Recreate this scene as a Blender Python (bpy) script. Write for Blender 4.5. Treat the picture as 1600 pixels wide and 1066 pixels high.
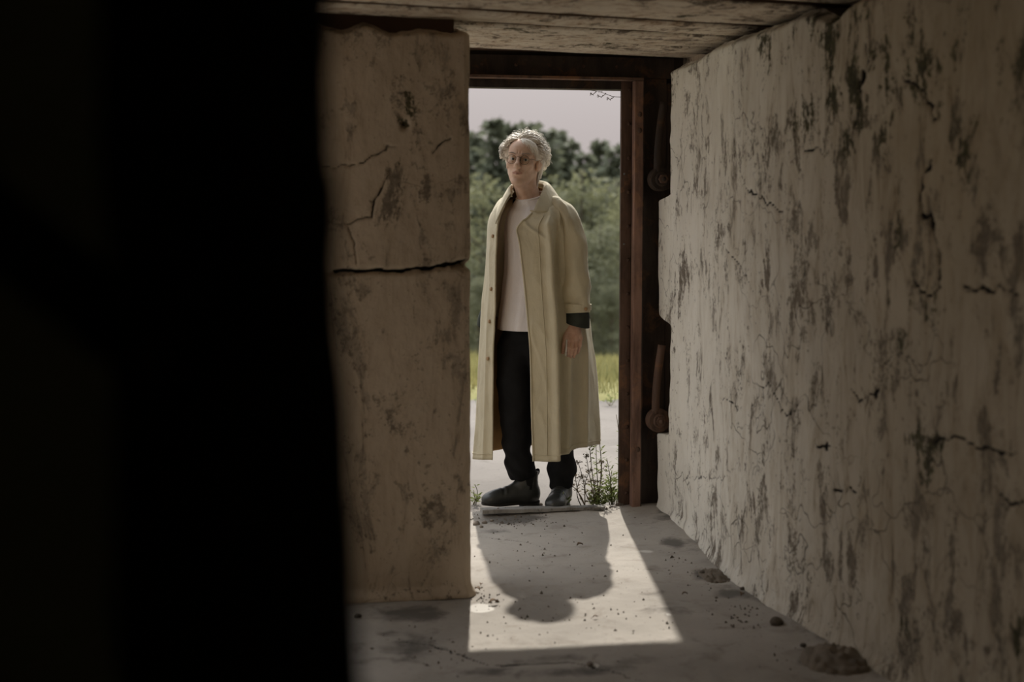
import bpy, bmesh, math, random
import numpy as np
from mathutils import Vector, Matrix

for _o in list(bpy.data.objects):
    bpy.data.objects.remove(_o)
SC = bpy.context.scene
COL = SC.collection
random.seed(7)
RNG = np.random.default_rng(11)

# ------------------------------------------------------------------ camera
F = 2222.2                       # focal length in pixels of the 1600 x 1066 frame (50 mm on a 36 mm sensor)
PITCH = math.atan((533 - 345.) / F)
YAW = math.atan((800 - 371.) / F * math.cos(PITCH))
EYE = np.array([0., 0., 1.385])
FW = np.array([math.sin(YAW) * math.cos(PITCH), math.cos(YAW) * math.cos(PITCH), -math.sin(PITCH)])
RT = np.array([math.cos(YAW), -math.sin(YAW), 0.])
UP = np.cross(RT, FW)
HD = np.array([math.sin(YAW), math.cos(YAW), 0.])

cam_data = bpy.data.cameras.new('camera')
cam = bpy.data.objects.new('camera', cam_data)
COL.objects.link(cam)
cam.location = EYE
cam.rotation_euler = Matrix((RT, UP, -FW)).transposed().to_euler()
cam_data.sensor_width = 36.0
cam_data.lens = 50.0
cam_data.clip_start = 0.05
cam_data.clip_end = 600
cam_data.dof.use_dof = True
cam_data.dof.focus_distance = 6.85
cam_data.dof.aperture_fstop = 2.0
SC.camera = cam

# ------------------------------------------------------------------ sky, sun, exposure
SUN_AZ, SUN_EL = math.radians(9.7), math.radians(42.0)
world = bpy.data.worlds.new('sky')
SC.world = world
world.use_nodes = True
_n, _l = world.node_tree.nodes, world.node_tree.links
_bg = _n['Background']
# thin bright haze: CIE overcast gradient (horizon to zenith 1 : 3) with the soft glow of the veiled sun
def _wm(op, x, y):
    q = _n.new('ShaderNodeMath'); q.operation = op
    for k, w in enumerate((x, y)):
        if hasattr(w, 'is_output'): _l.new(w, q.inputs[k])
        else: q.inputs[k].default_value = w
    return q.outputs[0]
_tc = _n.new('ShaderNodeTexCoord')
_sep = _n.new('ShaderNodeSeparateXYZ')
_l.new(_tc.outputs['Generated'], _sep.inputs[0])
_dot = _n.new('ShaderNodeVectorMath'); _dot.operation = 'DOT_PRODUCT'
_l.new(_tc.outputs['Generated'], _dot.inputs[0])
_dot.inputs[1].default_value = (math.sin(SUN_AZ)*math.cos(SUN_EL), math.cos(SUN_AZ)*math.cos(SUN_EL), math.sin(SUN_EL))
_el = _wm('MAXIMUM', _sep.outputs['Z'], 0.0)
_grad = _wm('MULTIPLY_ADD', _el, 2.0); _grad.node.inputs[2].default_value = 1.0
_glow = _wm('MULTIPLY', _wm('POWER', _wm('MAXIMUM', _dot.outputs['Value'], 0.0), 14.0), 1.6)
_tint = _n.new('ShaderNodeMix'); _tint.data_type = 'RGBA'
_l.new(_el, _tint.inputs[0])
_tint.inputs[6].default_value = (0.216, 0.190, 0.184, 1)
_tint.inputs[7].default_value = (0.395, 0.415, 0.43, 1)
_l.new(_tint.outputs[2], _bg.inputs[0])
_l.new(_wm('ADD', _grad, _glow), _bg.inputs[1])
sun_d = bpy.data.lights.new('sun', 'SUN')
sun_d.energy = 2.35
sun_d.angle = math.radians(0.8)
sun_d.color = (1.0, 0.93, 0.83)
sun = bpy.data.objects.new('sun', sun_d)
COL.objects.link(sun)
_sd = Vector((math.sin(SUN_AZ) * math.cos(SUN_EL), math.cos(SUN_AZ) * math.cos(SUN_EL), math.sin(SUN_EL)))
sun.rotation_euler = _sd.to_track_quat('Z', 'Y').to_euler()
sun.location = (4, 20, 14)
SC.view_settings.view_transform = 'Standard'
SC.view_settings.look = 'None'
SC.view_settings.gamma = 1.0
SC.view_settings.use_curve_mapping = False
SC.view_settings.exposure = 0.98
SC.cycles.max_bounces = 9
SC.cycles.diffuse_bounces = 7
SC.cycles.adaptive_threshold = 0.02
SC.cycles.glossy_bounces = 3
SC.cycles.transmission_bounces = 6
SC.cycles.transparent_max_bounces = 8
SC.cycles.caustics_reflective = False
SC.cycles.caustics_refractive = False
SC.cycles.use_denoising = True

# ------------------------------------------------------------------ helpers
def ray(px, py):
    return FW + RT * (px - 800.) / F + UP * (533. - py) / F
def onz(px, py, z=0.):
    d = ray(px, py); return EYE + d * (z - EYE[2]) / d[2]
def onx(px, py, X):
    d = ray(px, py); return EYE + d * X / d[0]
def ony(px, py, Y):
    d = ray(px, py); return EYE + d * Y / d[1]

def tag(o, label=None, cat=None, group=None, kind=None):
    if label: o['label'] = label
    if cat: o['category'] = cat
    if group: o['group'] = group
    if kind: o['kind'] = kind
    return o
def empty(name, loc=(0, 0, 0), rz=0., parent=None):
    o = bpy.data.objects.new(name, None)
    COL.objects.link(o)
    o.location = loc
    o.rotation_euler = (0, 0, rz)
    o.empty_display_size = 0.1
    if parent: o.parent = parent
    return o
def make_mesh(name, verts, faces, mats, smooth=True, midx=None, attrs=None):
    me = bpy.data.meshes.new(name)
    verts = np.asarray(verts, dtype=np.float64).reshape(-1, 3)
    if isinstance(faces, np.ndarray) and faces.ndim == 2:
        nf, k = faces.shape
        me.vertices.add(len(verts)); me.vertices.foreach_set('co', verts.ravel())
        me.loops.add(nf * k); me.loops.foreach_set('vertex_index', faces.astype(np.int32).ravel())
        me.polygons.add(nf)
        me.polygons.foreach_set('loop_start', np.arange(0, nf * k, k, dtype=np.int32))
        me.update(calc_edges=True)
    else:
        me.from_pydata([tuple(v) for v in verts], [], [tuple(int(i) for i in f) for f in faces])
        me.update()
    for m in (mats if isinstance(mats, (list, tuple)) else [mats]):
        me.materials.append(m)
    if midx is not None:
        me.polygons.foreach_set('material_index', np.asarray(midx, dtype=np.int32))
    me.polygons.foreach_set('use_smooth', np.full(len(me.polygons), bool(smooth)))
    if attrs:
        for an, arr in attrs.items():
            a = me.color_attributes.new(an, 'FLOAT_COLOR', 'POINT')
            arr = np.asarray(arr, dtype=np.float32)
            full = np.ones((len(verts), 4), dtype=np.float32)
            full[:, :arr.shape[1]] = arr
            a.data.foreach_set('color', full.ravel())
    me.validate()
    return me
def obj(name, verts, faces, mats, parent=None, smooth=True, midx=None, attrs=None):
    """verts in the parent's own space"""
    me = make_mesh(name, verts, faces, mats, smooth, midx, attrs)
    o = bpy.data.objects.new(name, me)
    COL.objects.link(o)
    if parent: o.parent = parent
    return o
def link(name, me, parent=None, loc=None, rot=None, scale=None):
    o = bpy.data.objects.new(name, me)
    COL.objects.link(o)
    if parent: o.parent = parent
    if loc is not None: o.location = loc
    if rot is not None: o.rotation_euler = rot
    if scale is not None: o.scale = scale
    return o
class MB:
    """collects verts and faces of one mesh"""
    def __init__(s): s.v = []; s.f = []
    def add(s, v, f):
        b = len(s.v)
        s.v.extend([tuple(map(float, p)) for p in v]); s.f.extend([tuple(int(i) + b for i in q) for q in f]); return s
    def box(s, x0, x1, y0, y1, z0, z1, c=0.0):
        if c <= 0:
            v = [(x0,y0,z0),(x1,y0,z0),(x1,y1,z0),(x0,y1,z0),(x0,y0,z1),(x1,y0,z1),(x1,y1,z1),(x0,y1,z1)]
            return s.add(v, [(0,3,2,1),(4,5,6,7),(0,1,5,4),(1,2,6,5),(2,3,7,6),(3,0,4,7)])
        bm = bmesh.new()
        bmesh.ops.create_cube(bm, size=1.0)
        for q in bm.verts:
            q.co = Vector(((x0+x1)/2 + q.co.x*(x1-x0), (y0+y1)/2 + q.co.y*(y1-y0), (z0+z1)/2 + q.co.z*(z1-z0)))
        bmesh.ops.bevel(bm, geom=bm.edges[:], offset=c, segments=2, profile=0.6, affect='EDGES')
        bm.verts.index_update()
        s.add([q.co for q in bm.verts], [[q.index for q in f.verts] for f in bm.faces]); bm.free(); return s
    def tube(s, pts, rad, n=8, cap=True):
        v, f = tube_vf(pts, rad, n, cap); return s.add(v, f)
    def build(s, name, mats, parent=None, smooth=False, off=None):
        v = np.array(s.v)
        if off is not None: v = v - np.asarray(off)
        return obj(name, v, s.f, mats, parent, smooth)
def tube_vf(pts, rad, n=8, cap=True):
    pts = np.asarray(pts, float); m = len(pts)
    rad = np.full(m, rad) if np.isscalar(rad) else np.asarray(rad, float)
    tan = np.gradient(pts, axis=0); tan /= np.linalg.norm(tan, axis=1)[:, None] + 1e-12
    ref = np.array([0, 0, 1.]) if abs(tan[0][2]) < .9 else np.array([1., 0, 0])
    v = []; f = []
    a = np.linspace(0, 2*math.pi, n, endpoint=False)
    for i in range(m):
        b = np.cross(tan[i], ref); b /= np.linalg.norm(b) + 1e-12
        c = np.cross(b, tan[i]); ref = c
        v.extend(pts[i] + rad[i]*(np.cos(q)*b + np.sin(q)*c) for q in a)
    for i in range(m-1):
        for j in range(n):
            k = (j+1) % n
            f.append((i*n+j, (i+1)*n+j, (i+1)*n+k, i*n+k))
    if cap:
        f.append(tuple(range(n))); f.append(tuple((m-1)*n + j for j in reversed(range(n))))
    return v, f
def grid_faces(nr, nc, closed=False):
    """quads of an nr x nc grid stored row by row"""
    i, j = np.meshgrid(np.arange(nr-1), np.arange(nc if closed else nc-1), indexing='ij')
    k = (j+1) % nc
    return np.stack([i*nc+j, i*nc+k, (i+1)*nc+k, (i+1)*nc+j], -1).reshape(-1, 4)
def catmull(pts, n):
    """n samples of a Catmull-Rom spline through pts (m x d), ends included"""
    pts = np.asarray(pts, float); m = len(pts)
    p = np.vstack([2*pts[0]-pts[1], pts, 2*pts[-1]-pts[-2]])
    t = np.linspace(0, m-1, n); i = np.minimum(t.astype(int), m-2); u = (t-i)[:, None]
    a, b, c, d = p[i], p[i+1], p[i+2], p[i+3]
    return .5*((2*b) + (c-a)*u + (2*a-5*b+4*c-d)*u**2 + (3*b-a-3*c+d)*u**3)
def _hash(i, j, k, s):
    h = (i.astype(np.int64)*374761393 + j.astype(np.int64)*668265263 + k.astype(np.int64)*2147483647 + s*974711) & 0x7fffffff
    h = ((h ^ (h >> 13)) * 1274126177) & 0x7fffffff
    return ((h ^ (h >> 16)) & 0xffff) / 32767.5 - 1.0
def noise(x, y, z=0., seed=0):
    """value noise in -1..1"""
    x, y, z = np.broadcast_arrays(np.asarray(x, float), np.asarray(y, float), np.asarray(z, float))
    i, j, k = np.floor(x).astype(np.int64), np.floor(y).astype(np.int64), np.floor(z).astype(np.int64)
    u, v, w = x-i, y-j, z-k
    u, v, w = u*u*(3-2*u), v*v*(3-2*v), w*w*(3-2*w)
    r = 0.
    for a in (0, 1):
        for b in (0, 1):
            for c in (0, 1):
                r = r + _hash(i+a, j+b, k+c, seed) * (u if a else 1-u)*(v if b else 1-v)*(w if c else 1-w)
    return r
def fbm(x, y, z=0., seed=0, o=4):
    r = 0.; a = 1.; t = 0.
    for q in range(o):
        r = r + a*noise(np.asarray(x)*2**q, np.asarray(y)*2**q, np.asarray(z)*2**q, seed+q*17); t += a; a *= .5
    return r/t
def sstep(a, b, x):
    t = np.clip((np.asarray(x, float)-a)/(b-a), 0, 1); return t*t*(3-2*t)
def poly_dist(px, py, pts, wid=None):
    """distance of points to a polyline (2-D); also the interpolated width"""
    best = np.full(np.shape(px), 1e9); bw = np.zeros(np.shape(px))
    for q in range(len(pts)-1):
        ax, ay = pts[q][:2]; bx, by = pts[q+1][:2]
        dx, dy = bx-ax, by-ay; L = dx*dx+dy*dy+1e-12
        t = np.clip(((px-ax)*dx + (py-ay)*dy)/L, 0, 1)
        d = np.hypot(px-ax-t*dx, py-ay-t*dy)
        m = d < best
        best = np.where(m, d, best)
        if wid is not None: bw = np.where(m, wid[q]*(1-t)+wid[q+1]*t, bw)
    return best, bw

# ------------------------------------------------------------------ material helpers
class NT:
    def __init__(s, name):
        s.m = bpy.data.materials.new(name); s.m.use_nodes = True
        s.t = s.m.node_tree; s.n = s.t.nodes; s.l = s.t.links
        s.b = s.n['Principled BSDF']; s.out = s.n['Material Output']
        s._obj = None
    def put(s, x, sock):
        if hasattr(x, 'is_output'): s.l.new(x, sock)
        elif x is not None:
            if isinstance(x, (tuple, list)) and len(x) == 3 and sock.type == 'RGBA': x = (*x, 1)
            sock.default_value = x
    def coord(s, scale=(1, 1, 1), kind='Object'):
        if s._obj is None: s._obj = s.n.new('ShaderNodeTexCoord')
        m = s.n.new('ShaderNodeMapping'); m.inputs['Scale'].default_value = scale
        s.l.new(s._obj.outputs[kind], m.inputs[0]); return m.outputs[0]
    def noise(s, vec, scale, detail=4, rough=.55, dist=0., fac=True):
        q = s.n.new('ShaderNodeTexNoise')
        s.l.new(vec, q.inputs['Vector']); q.inputs['Scale'].default_value = scale
        q.inputs['Detail'].default_value = detail; q.inputs['Roughness'].default_value = rough; q.inputs['Distortion'].default_value = dist
        return q.outputs['Fac'] if fac else q.outputs['Color']
    def voro(s, vec, scale, feat='DISTANCE_TO_EDGE', rnd=1.):
        q = s.n.new('ShaderNodeTexVoronoi'); q.feature = feat
        s.l.new(vec, q.inputs['Vector']); q.inputs['Scale'].default_value = scale; q.inputs['Randomness'].default_value = rnd
        return q.outputs['Distance']
    def math(s, op, a, b=None, clamp=False):
        q = s.n.new('ShaderNodeMath'); q.operation = op; q.use_clamp = clamp
        s.put(a, q.inputs[0])
        if b is not None: s.put(b, q.inputs[1])
        return q.outputs[0]
    def ramp(s, x, a, b, lo=0., hi=1.):
        q = s.n.new('ShaderNodeMapRange'); q.interpolation_type = 'SMOOTHSTEP'
        s.l.new(x, q.inputs[0])
        q.inputs[1].default_value = a; q.inputs[2].default_value = b; q.inputs[3].default_value = lo; q.inputs[4].default_value = hi
        return q.outputs[0]
    def mix(s, fac, a, b, mode='MIX'):
        q = s.n.new('ShaderNodeMix'); q.data_type = 'RGBA'; q.blend_type = mode
        s.put(fac, q.inputs[0]); s.put(a, q.inputs[6]); s.put(b, q.inputs[7]); return q.outputs[2]
    def addv(s, a, b, k):
        q = s.n.new('ShaderNodeVectorMath'); q.operation = 'MULTIPLY_ADD'
        s.l.new(b, q.inputs[0]); q.inputs[1].default_value = (k, k, k); s.l.new(a, q.inputs[2]); return q.outputs[0]
    def attr(s, name):
        q = s.n.new('ShaderNodeAttribute'); q.attribute_name = name
        r = s.n.new('ShaderNodeSeparateColor'); s.l.new(q.outputs['Color'], r.inputs[0])
        return r.outputs[0], r.outputs[1], r.outputs[2]
    def bump(s, h, strength=.3, dist=.01, prev=None):
        q = s.n.new('ShaderNodeBump'); q.inputs['Strength'].default_value = strength; q.inputs['Distance'].default_value = dist
        s.l.new(h, q.inputs['Height'])
        if prev is not None: s.l.new(prev, q.inputs['Normal'])
        return q.outputs[0]
    def done(s, col, rough=.8, normal=None, metal=None, spec=None):
        s.put(col, s.b.inputs['Base Color']); s.put(rough, s.b.inputs['Roughness'])
        if normal is not None: s.l.new(normal, s.b.inputs['Normal'])
        if metal is not None: s.put(metal, s.b.inputs['Metallic'])
        if spec is not None: s.put(spec, s.b.inputs['Specular IOR Level'])
        return s.m

def mat_plaster(name, base, dirt, streak=.55, hair=.6):
    t = NT(name); c = t.coord()
    crack, moss, stain = t.attr('wear')
    dirty = t.math('SUBTRACT', 1., t.attr('clean_falloff')[0])             # 0 where the limewash is fresher
    big = t.noise(c, 1.3, 4, .6)
    mid = t.noise(t.coord((1, 1, .62)), 6.5, 8, .74, .3)
    fine = t.noise(c, 48., 3, .7)
    st = t.noise(t.coord((6.5, 6.5, 1.5)), 1.7, 8, .76, .9)       # rain streaks
    col = t.mix(t.ramp(big, .3, .72), base, tuple(q*.86 for q in base))
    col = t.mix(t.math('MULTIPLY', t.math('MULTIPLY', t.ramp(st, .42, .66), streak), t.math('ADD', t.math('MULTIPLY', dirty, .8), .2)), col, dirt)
    col = t.mix(t.math('MULTIPLY', t.ramp(mid, .50, .66), .50*streak), col, tuple(q*.72 for q in dirt))
    col = t.mix(t.math('MULTIPLY', t.ramp(st, .585, .66), streak*.85), col, tuple(q*.42 for q in dirt))
    col = t.mix(t.math('MULTIPLY', t.attr('clean_falloff')[1], .9), col, (.35, .285, .20), 'MULTIPLY')   # brown grime plus light fall-off away from the door, put into the colour
    # grey scuffs where the limewash has gone, hard-edged
    gp = t.math('MULTIPLY', t.ramp(t.math('ADD', t.math('MULTIPLY', mid, .60), t.math('MULTIPLY', st, .40)), .538, .562), .85*streak)
    col = t.mix(gp, col, t.mix(t.attr('clean_falloff')[1], (.25, .225, .195), (.14, .12, .095)))  # scuffs darken with the same painted fall-off
    sp = t.math('MULTIPLY', t.ramp(t.math('ADD', t.math('MULTIPLY', fine, .45), t.math('MULTIPLY', mid, .55)), .545, .595), streak*1.1)
    col = t.mix(sp, col, tuple(q*.30 for q in dirt))
    # shapes of wear, edges broken up: stain (b), moss (g), crack (r)
    brk = t.math('SUBTRACT', t.math('ADD', mid, t.math('ADD', t.math('MULTIPLY', st, .6), t.math('MULTIPLY', fine, .35))), .975)
    sfac = t.math('MULTIPLY', t.ramp(t.math('ADD', t.math('MULTIPLY', stain, .42), t.math('MULTIPLY', brk, 2.3)), .26, .44), t.ramp(stain, .02, .40))
    col = t.mix(t.math('MULTIPLY', sfac, .62), col, (.160, .132, .102))
    mfac = t.math('MULTIPLY', t.ramp(t.math('ADD', t.math('MULTIPLY', moss, .42), t.math('MULTIPLY', brk, 2.6)), .30, .50), t.ramp(moss, .02, .40))
    col = t.mix(t.math('MULTIPLY', mfac, .88), col, t.mix(t.ramp(fine, .4, .6), (.022, .024, .013), (.070, .068, .032)))
    # map cracking of the skin coat, in patches
    v2 = t.voro(t.addv(c, t.noise(c, 11., 2, .6, 0, False), .14), 9.5)
    cz = t.math('MULTIPLY', t.math('MULTIPLY', t.ramp(v2, .008, .035, 1., 0.), t.ramp(mid, .50, .60)), hair)
    col = t.mix(t.math('MULTIPLY', cz, .75), col, (.10, .085, .065))
    # hairline cracks
    vd = t.voro(t.addv(c, t.noise(c, 5., 2, .6, 0, False), .35), 3.1)
    hl = t.math('MULTIPLY', t.math('MULTIPLY', t.ramp(vd, .003, .012, 1., 0.), t.ramp(big, .47, .60)), hair)
    col = t.mix(hl, col, (.06, .05, .04))
    col = t.mix(t.ramp(crack, .2, .8), col, (.012, .010, .008))
    h = t.math('ADD', t.math('MULTIPLY', mid, .7), t.math('MULTIPLY', fine, .2))
    h = t.math('SUBTRACT', h, t.math('ADD', t.math('MULTIPLY', hl, .5), t.math('MULTIPLY', gp, .3)))
    return t.done(col, .93, t.bump(h, .7, .014), spec=.15)

def mat_concrete(name, base, dark, light_dirt=None, sc=1.):
    t = NT(name); c = t.coord()
    big = t.noise(c, 1.1*sc, 5, .6); mid = t.noise(c, 7.*sc, 6, .65, .3); fine = t.noise(c, 60.*sc, 4, .7)
    col = t.mix(t.ramp(big, .33, .68), base, tuple(q*.74 for q in base))
    col = t.mix(t.math('MULTIPLY', t.ramp(mid, .52, .70), .55), col, dark)
    col = t.mix(t.math('MULTIPLY', t.ramp(fine, .60, .70), .5), col, tuple(q*.5 for q in dark))
    if light_dirt: col = t.mix(t.math('MULTIPLY', t.ramp(t.noise(c, 3.1*sc, 5, .6), .58, .7), .6), col, light_dirt)
    r, g, b = t.attr('wear')
    col = t.mix(t.math('MULTIPLY', t.ramp(t.math('ADD', g, t.math('MULTIPLY', t.math('SUBTRACT', mid, .5), .9)), .3, .6), t.ramp(g, .02, .2)), col, tuple(q*.33 for q in base))
    col = t.mix(t.math('MULTIPLY', t.ramp(t.math('ADD', b, t.math('MULTIPLY', t.math('SUBTRACT', mid, .5), .5)), .35, .5), t.ramp(b, .02, .2)), col, (.66, .64, .60))
    col = t.mix(t.ramp(r, .25, .75), col, (.015, .013, .010))
    h = t.math('ADD', t.math('MULTIPLY', mid, .6), t.math('MULTIPLY', fine, .3))
    return t.done(col, .9, t.bump(h, .5, .01), spec=.2)

def mat_rust(name, base, hot, amount=.5, metal=.15, sc=1.):
    t = NT(name); c = t.coord()
    a = t.noise(c, 9.*sc, 6, .7, .5); b = t.noise(c, 40.*sc, 4, .7); d = t.noise(t.coord((6, 6, 1.2)), 3.*sc, 5, .6)
    col = t.mix(t.ramp(d, .35, .7), base, tuple(q*.45 for q in base))
    col = t.mix(t.math('MULTIPLY', t.ramp(a, .52, .66), amount), col, hot)
    col = t.mix(t.math('MULTIPLY', t.ramp(b, .6, .7), .4), col, tuple(q*.4 for q in base))
    return t.done(col, t.ramp(a, .3, .7, .55, .85), t.bump(t.math('ADD', a, t.math('MULTIPLY', b, .5)), .4, .004), metal, .3)

def mat_cloth(name, col, rough=.85, weave=900., var=.12, sheen=0., wrinkle=0., spec=.25):
    t = NT(name); c = t.coord()
    n = t.noise(c, 9., 4, .6)
    k = t.mix(t.ramp(n, .3, .7), tuple(q*(1-var) for q in col), tuple(min(1, q*(1+var)) for q in col))
    w = t.noise(c, weave, 2, .6)
    nm = t.bump(w, .12, .001)
    if wrinkle:
        wr = t.noise(t.coord((1, 1, .45)), 16., 4, .55, 1.2)
        nm = t.bump(wr, wrinkle, .02, nm)
    if sheen: t.b.inputs['Sheen Weight'].default_value = sheen
    return t.done(k, rough, nm, spec=spec)
def mat_flat(name, col, rough=.7, metal=0., var=.15, sc=25., bump=.15, spec=.4):
    t = NT(name); c = t.coord(); n = t.noise(c, sc, 4, .6)
    k = t.mix(n, tuple(q*(1-var) for q in col), tuple(min(1, q*(1+var)) for q in col))
    return t.done(k, rough, t.bump(n, bump, .003), metal, spec)
def mat_leaf(name, col, col2, trans=.4, sc=1.5):
    t = NT(name); c = t.coord(kind='Object')
    n = t.noise(c, sc, 3, .6)
    k = t.mix(t.ramp(n, .3, .7), col, col2)
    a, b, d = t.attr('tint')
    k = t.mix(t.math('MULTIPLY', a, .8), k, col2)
    t.done(k, .75, spec=.25)
    tr = t.n.new('ShaderNodeBsdfTranslucent'); t.l.new(k, tr.inputs[0])
    mx = t.n.new('ShaderNodeMixShader'); mx.inputs[0].default_value = trans
    t.l.new(t.b.outputs[0], mx.inputs[1]); t.l.new(tr.outputs[0], mx.inputs[2]); t.l.new(mx.outputs[0], t.out.inputs[0])
    return t.m
# ------------------------------------------------------------------ materials of the place
M = {}
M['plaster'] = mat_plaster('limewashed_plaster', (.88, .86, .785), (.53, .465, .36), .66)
M['pier'] = mat_plaster('brown_plaster', (.62, .52, .405), (.34, .255, .175), .42, .25)
M['dim'] = mat_plaster('room_plaster', (.84, .80, .73), (.62, .57, .50), .25, .0)
M['floor'] = mat_concrete('floor_concrete', (.445, .415, .375), (.235, .205, .172), None)
M['apron'] = mat_concrete('apron_concrete', (.195, .178, .163), (.125, .112, .099), (.23, .212, .196), .7)
M['board'] = mat_plaster('board_marked_concrete', (.74, .66, .54), (.36, .225, .13), .7, .15)
M['boardgap'] = mat_flat('seam_dirt', (.11, .065, .04), .95)
M['facade'] = mat_concrete('facade_limewash', (.80, .76, .70), (.62, .57, .50))
M['rust_dark'] = mat_rust('dark_rusted_steel', (.060, .045, .036), (.17, .088, .045), .5)
M['rust_red'] = mat_rust('red_rusted_steel', (.29, .175, .135), (.38, .21, .13), .45)
M['rust_mid'] = mat_rust('brown_rusted_steel', (.16, .10, .074), (.29, .155, .085), .6)
M['soot'] = mat_flat('blackened_timber', (.022, .023, .018), .9, 0, .3, 6., .3, .1)
M['dkgreen'] = mat_flat('dark_green_paint', (.42, .48, .32), .85, 0, .25, 3., .2, .1)
M['earth'] = mat_concrete('earth', (.20, .17, .12), (.12, .10, .07))
YD = 6.52          # inner face of the steel door frame
CEIL = 2.10

def structure(o): return tag(o, kind='structure')

# ------------------------------------------------------------------ right wall
def wall_x(Y, z):
    x = np.interp(Y, [-3, 3.2, 4.1, 4.7, 5.15, 5.6, 5.95, 6.6], [1.94, 1.93, 1.895, 1.858, 1.850, 1.893, 1.932, 1.945])
    return x + .012*np.sin(z*2.1+.4)*0.5
def _wpix(pts, X=1.89):
    r = []
    for p in pts:
        w = onx(p[0], p[1], X)
        for _ in range(3): w = onx(p[0], p[1], float(wall_x(w[1], w[2])))
        r.append((w[1], w[2]))
    return r
R_CRACKS = [
    ([(1354,75),(1360,94),(1349,122),(1347,150),(1341,174),(1335,206),(1331,220),(1340,237)], [5,8,8,7,5,4,3,2]),
    ([(1457,253),(1446,272),(1439,305),(1440,333),(1455,335),(1462,366),(1467,389),(1468,422),(1469,450),(1457,462),(1436,455),(1427,436)], [5,5,6,7,6,6,7,5,5,5,4,3]),
    ([(1509,448),(1535,453),(1560,452),(1584,457)], [4,5,3,3]),
    ([(1160,288),(1181,305),(1206,321),(1223,333),(1249,328)], [2,3,3,2.5,1.5]),
    ([(1113,338),(1127,375),(1140,395),(1155,413),(1168,440),(1178,460)], [1.5,2,2.5,2.5,2,2]),
    ([(1250,222),(1258,235),(1277,230),(1295,244)], [2,3,4,2]),
    ([(1408,122),(1436,136),(1443,155),(1452,170),(1460,188)], [3,5,6,6,4]),
    ([(1188,604),(1200,600),(1212,619),(1228,651),(1241,640),(1255,622)], [2,3,3,3,2,2]),
    ([(1127,625),(1140,627),(1151,641)], [2,3,2]),
    ([(1457,688),(1494,686),(1510,694),(1536,702),(1557,707),(1589,710)], [3,3,3,3,3,2]),
    ([(1325,600),(1340,625),(1372,614),(1378,590),(1382,569),(1403,550),(1441,569)], [2,3,3,2.5,3,2,2]),
    ([(1303,765),(1329,765),(1337,775),(1345,789)], [3,4,2,1.5]),
    ([(1050,741),(1073,748),(1096,745),(1127,747),(1151,728)], [1.5,2,2,2,1.5]),
    ([(1552,765),(1573,786),(1600,781)], [3,4,3]),
    ([(1250,380),(1262,400),(1258,430),(1240,455)], [1.5,2,2,1]),
    ([(1100,600),(1112,640),(1095,660),(1105,690)], [1.2,1.8,1.5,1]),
    ([(1190,160),(1183,190),(1196,215),(1190,250),(1205,262)], [1.5,2,2,2,1]),
    ([(1275,695),(1290,698),(1298,694)], [3,4,2]),
    ([(1055,560),(1063,590),(1052,620)], [1.2,1.6,1]),
]
# px, py, rx, ry, strength
R_MOSS = [(1290,110,26,14,.9),(1195,140,20,14,.7),(1440,690,36,22,1.1),(1452,735,12,34,1.1),(1410,478,20,30,.7),(1462,485,16,38,.8),
          (1340,120,12,60,.9),(1385,140,13,100,.75),(1432,120,22,60,.9),(1460,170,22,40,.8),(1330,225,10,24,.9),(1255,185,14,40,.8),(1300,150,10,22,.8),
          (1245,195,10,14,.9),(1565,180,14,60,.6),(1480,60,40,40,.6),(1540,120,24,40,.6),(1408,520,12,40,.6),(1445,600,12,30,.6),(1400,340,9,90,.45),(1500,260,25,90,.45),(1590,985,10,40,1.0),(1405,975,16,18,.6)]
R_STAIN = [(1065,330,24,16,.8),(1088,360,10,34,.6),(1070,420,14,30,.5),(1385,325,22,16,.8),(1392,403,14,20,.9),(1320,340,18,14,.6),(1105,228,8,14,.8),(1200,430,14,30,.7),
           (1242,470,34,16,.9),(1240,500,16,26,.6),(1262,250,28,16,.7),(1300,320,26,60,.45),(1222,908,12,22,1.0),(1240,940,20,16,.9),(1283,962,12,14,1.0),(1330,870,22,22,.7),(1090,830,10,18,.8),(1120,880,10,24,.8),
           (1440,950,30,30,.5),(1500,880,18,50,.5),(1345,640,28,24,.6),(1320,560,26,40,.5),(1105,650,20,26,.5),(1150,700,14,40,.4),(1250,560,20,40,.5),(1540,420,30,60,.5),(1545,600,18,90,.45),(1520,1000,40,30,.5)]
_rb = random.Random(17)
for _q in range(70):      # black growth, thickest high up and away from the door
    _x = _rb.uniform(1180, 1590); _y = _rb.uniform(15, 60+.55*(_x-1080))
    R_MOSS.append((_x, _y, _rb.uniform(4, 12), _rb.uniform(8, 40), _rb.uniform(.45, .95)))
for _q in range(90):
    R_STAIN.append((_rb.uniform(1060, 1590), _rb.uniform(60, 1000), _rb.uniform(5, 18), _rb.uniform(8, 36), _rb.uniform(.4, .8)))
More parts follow.
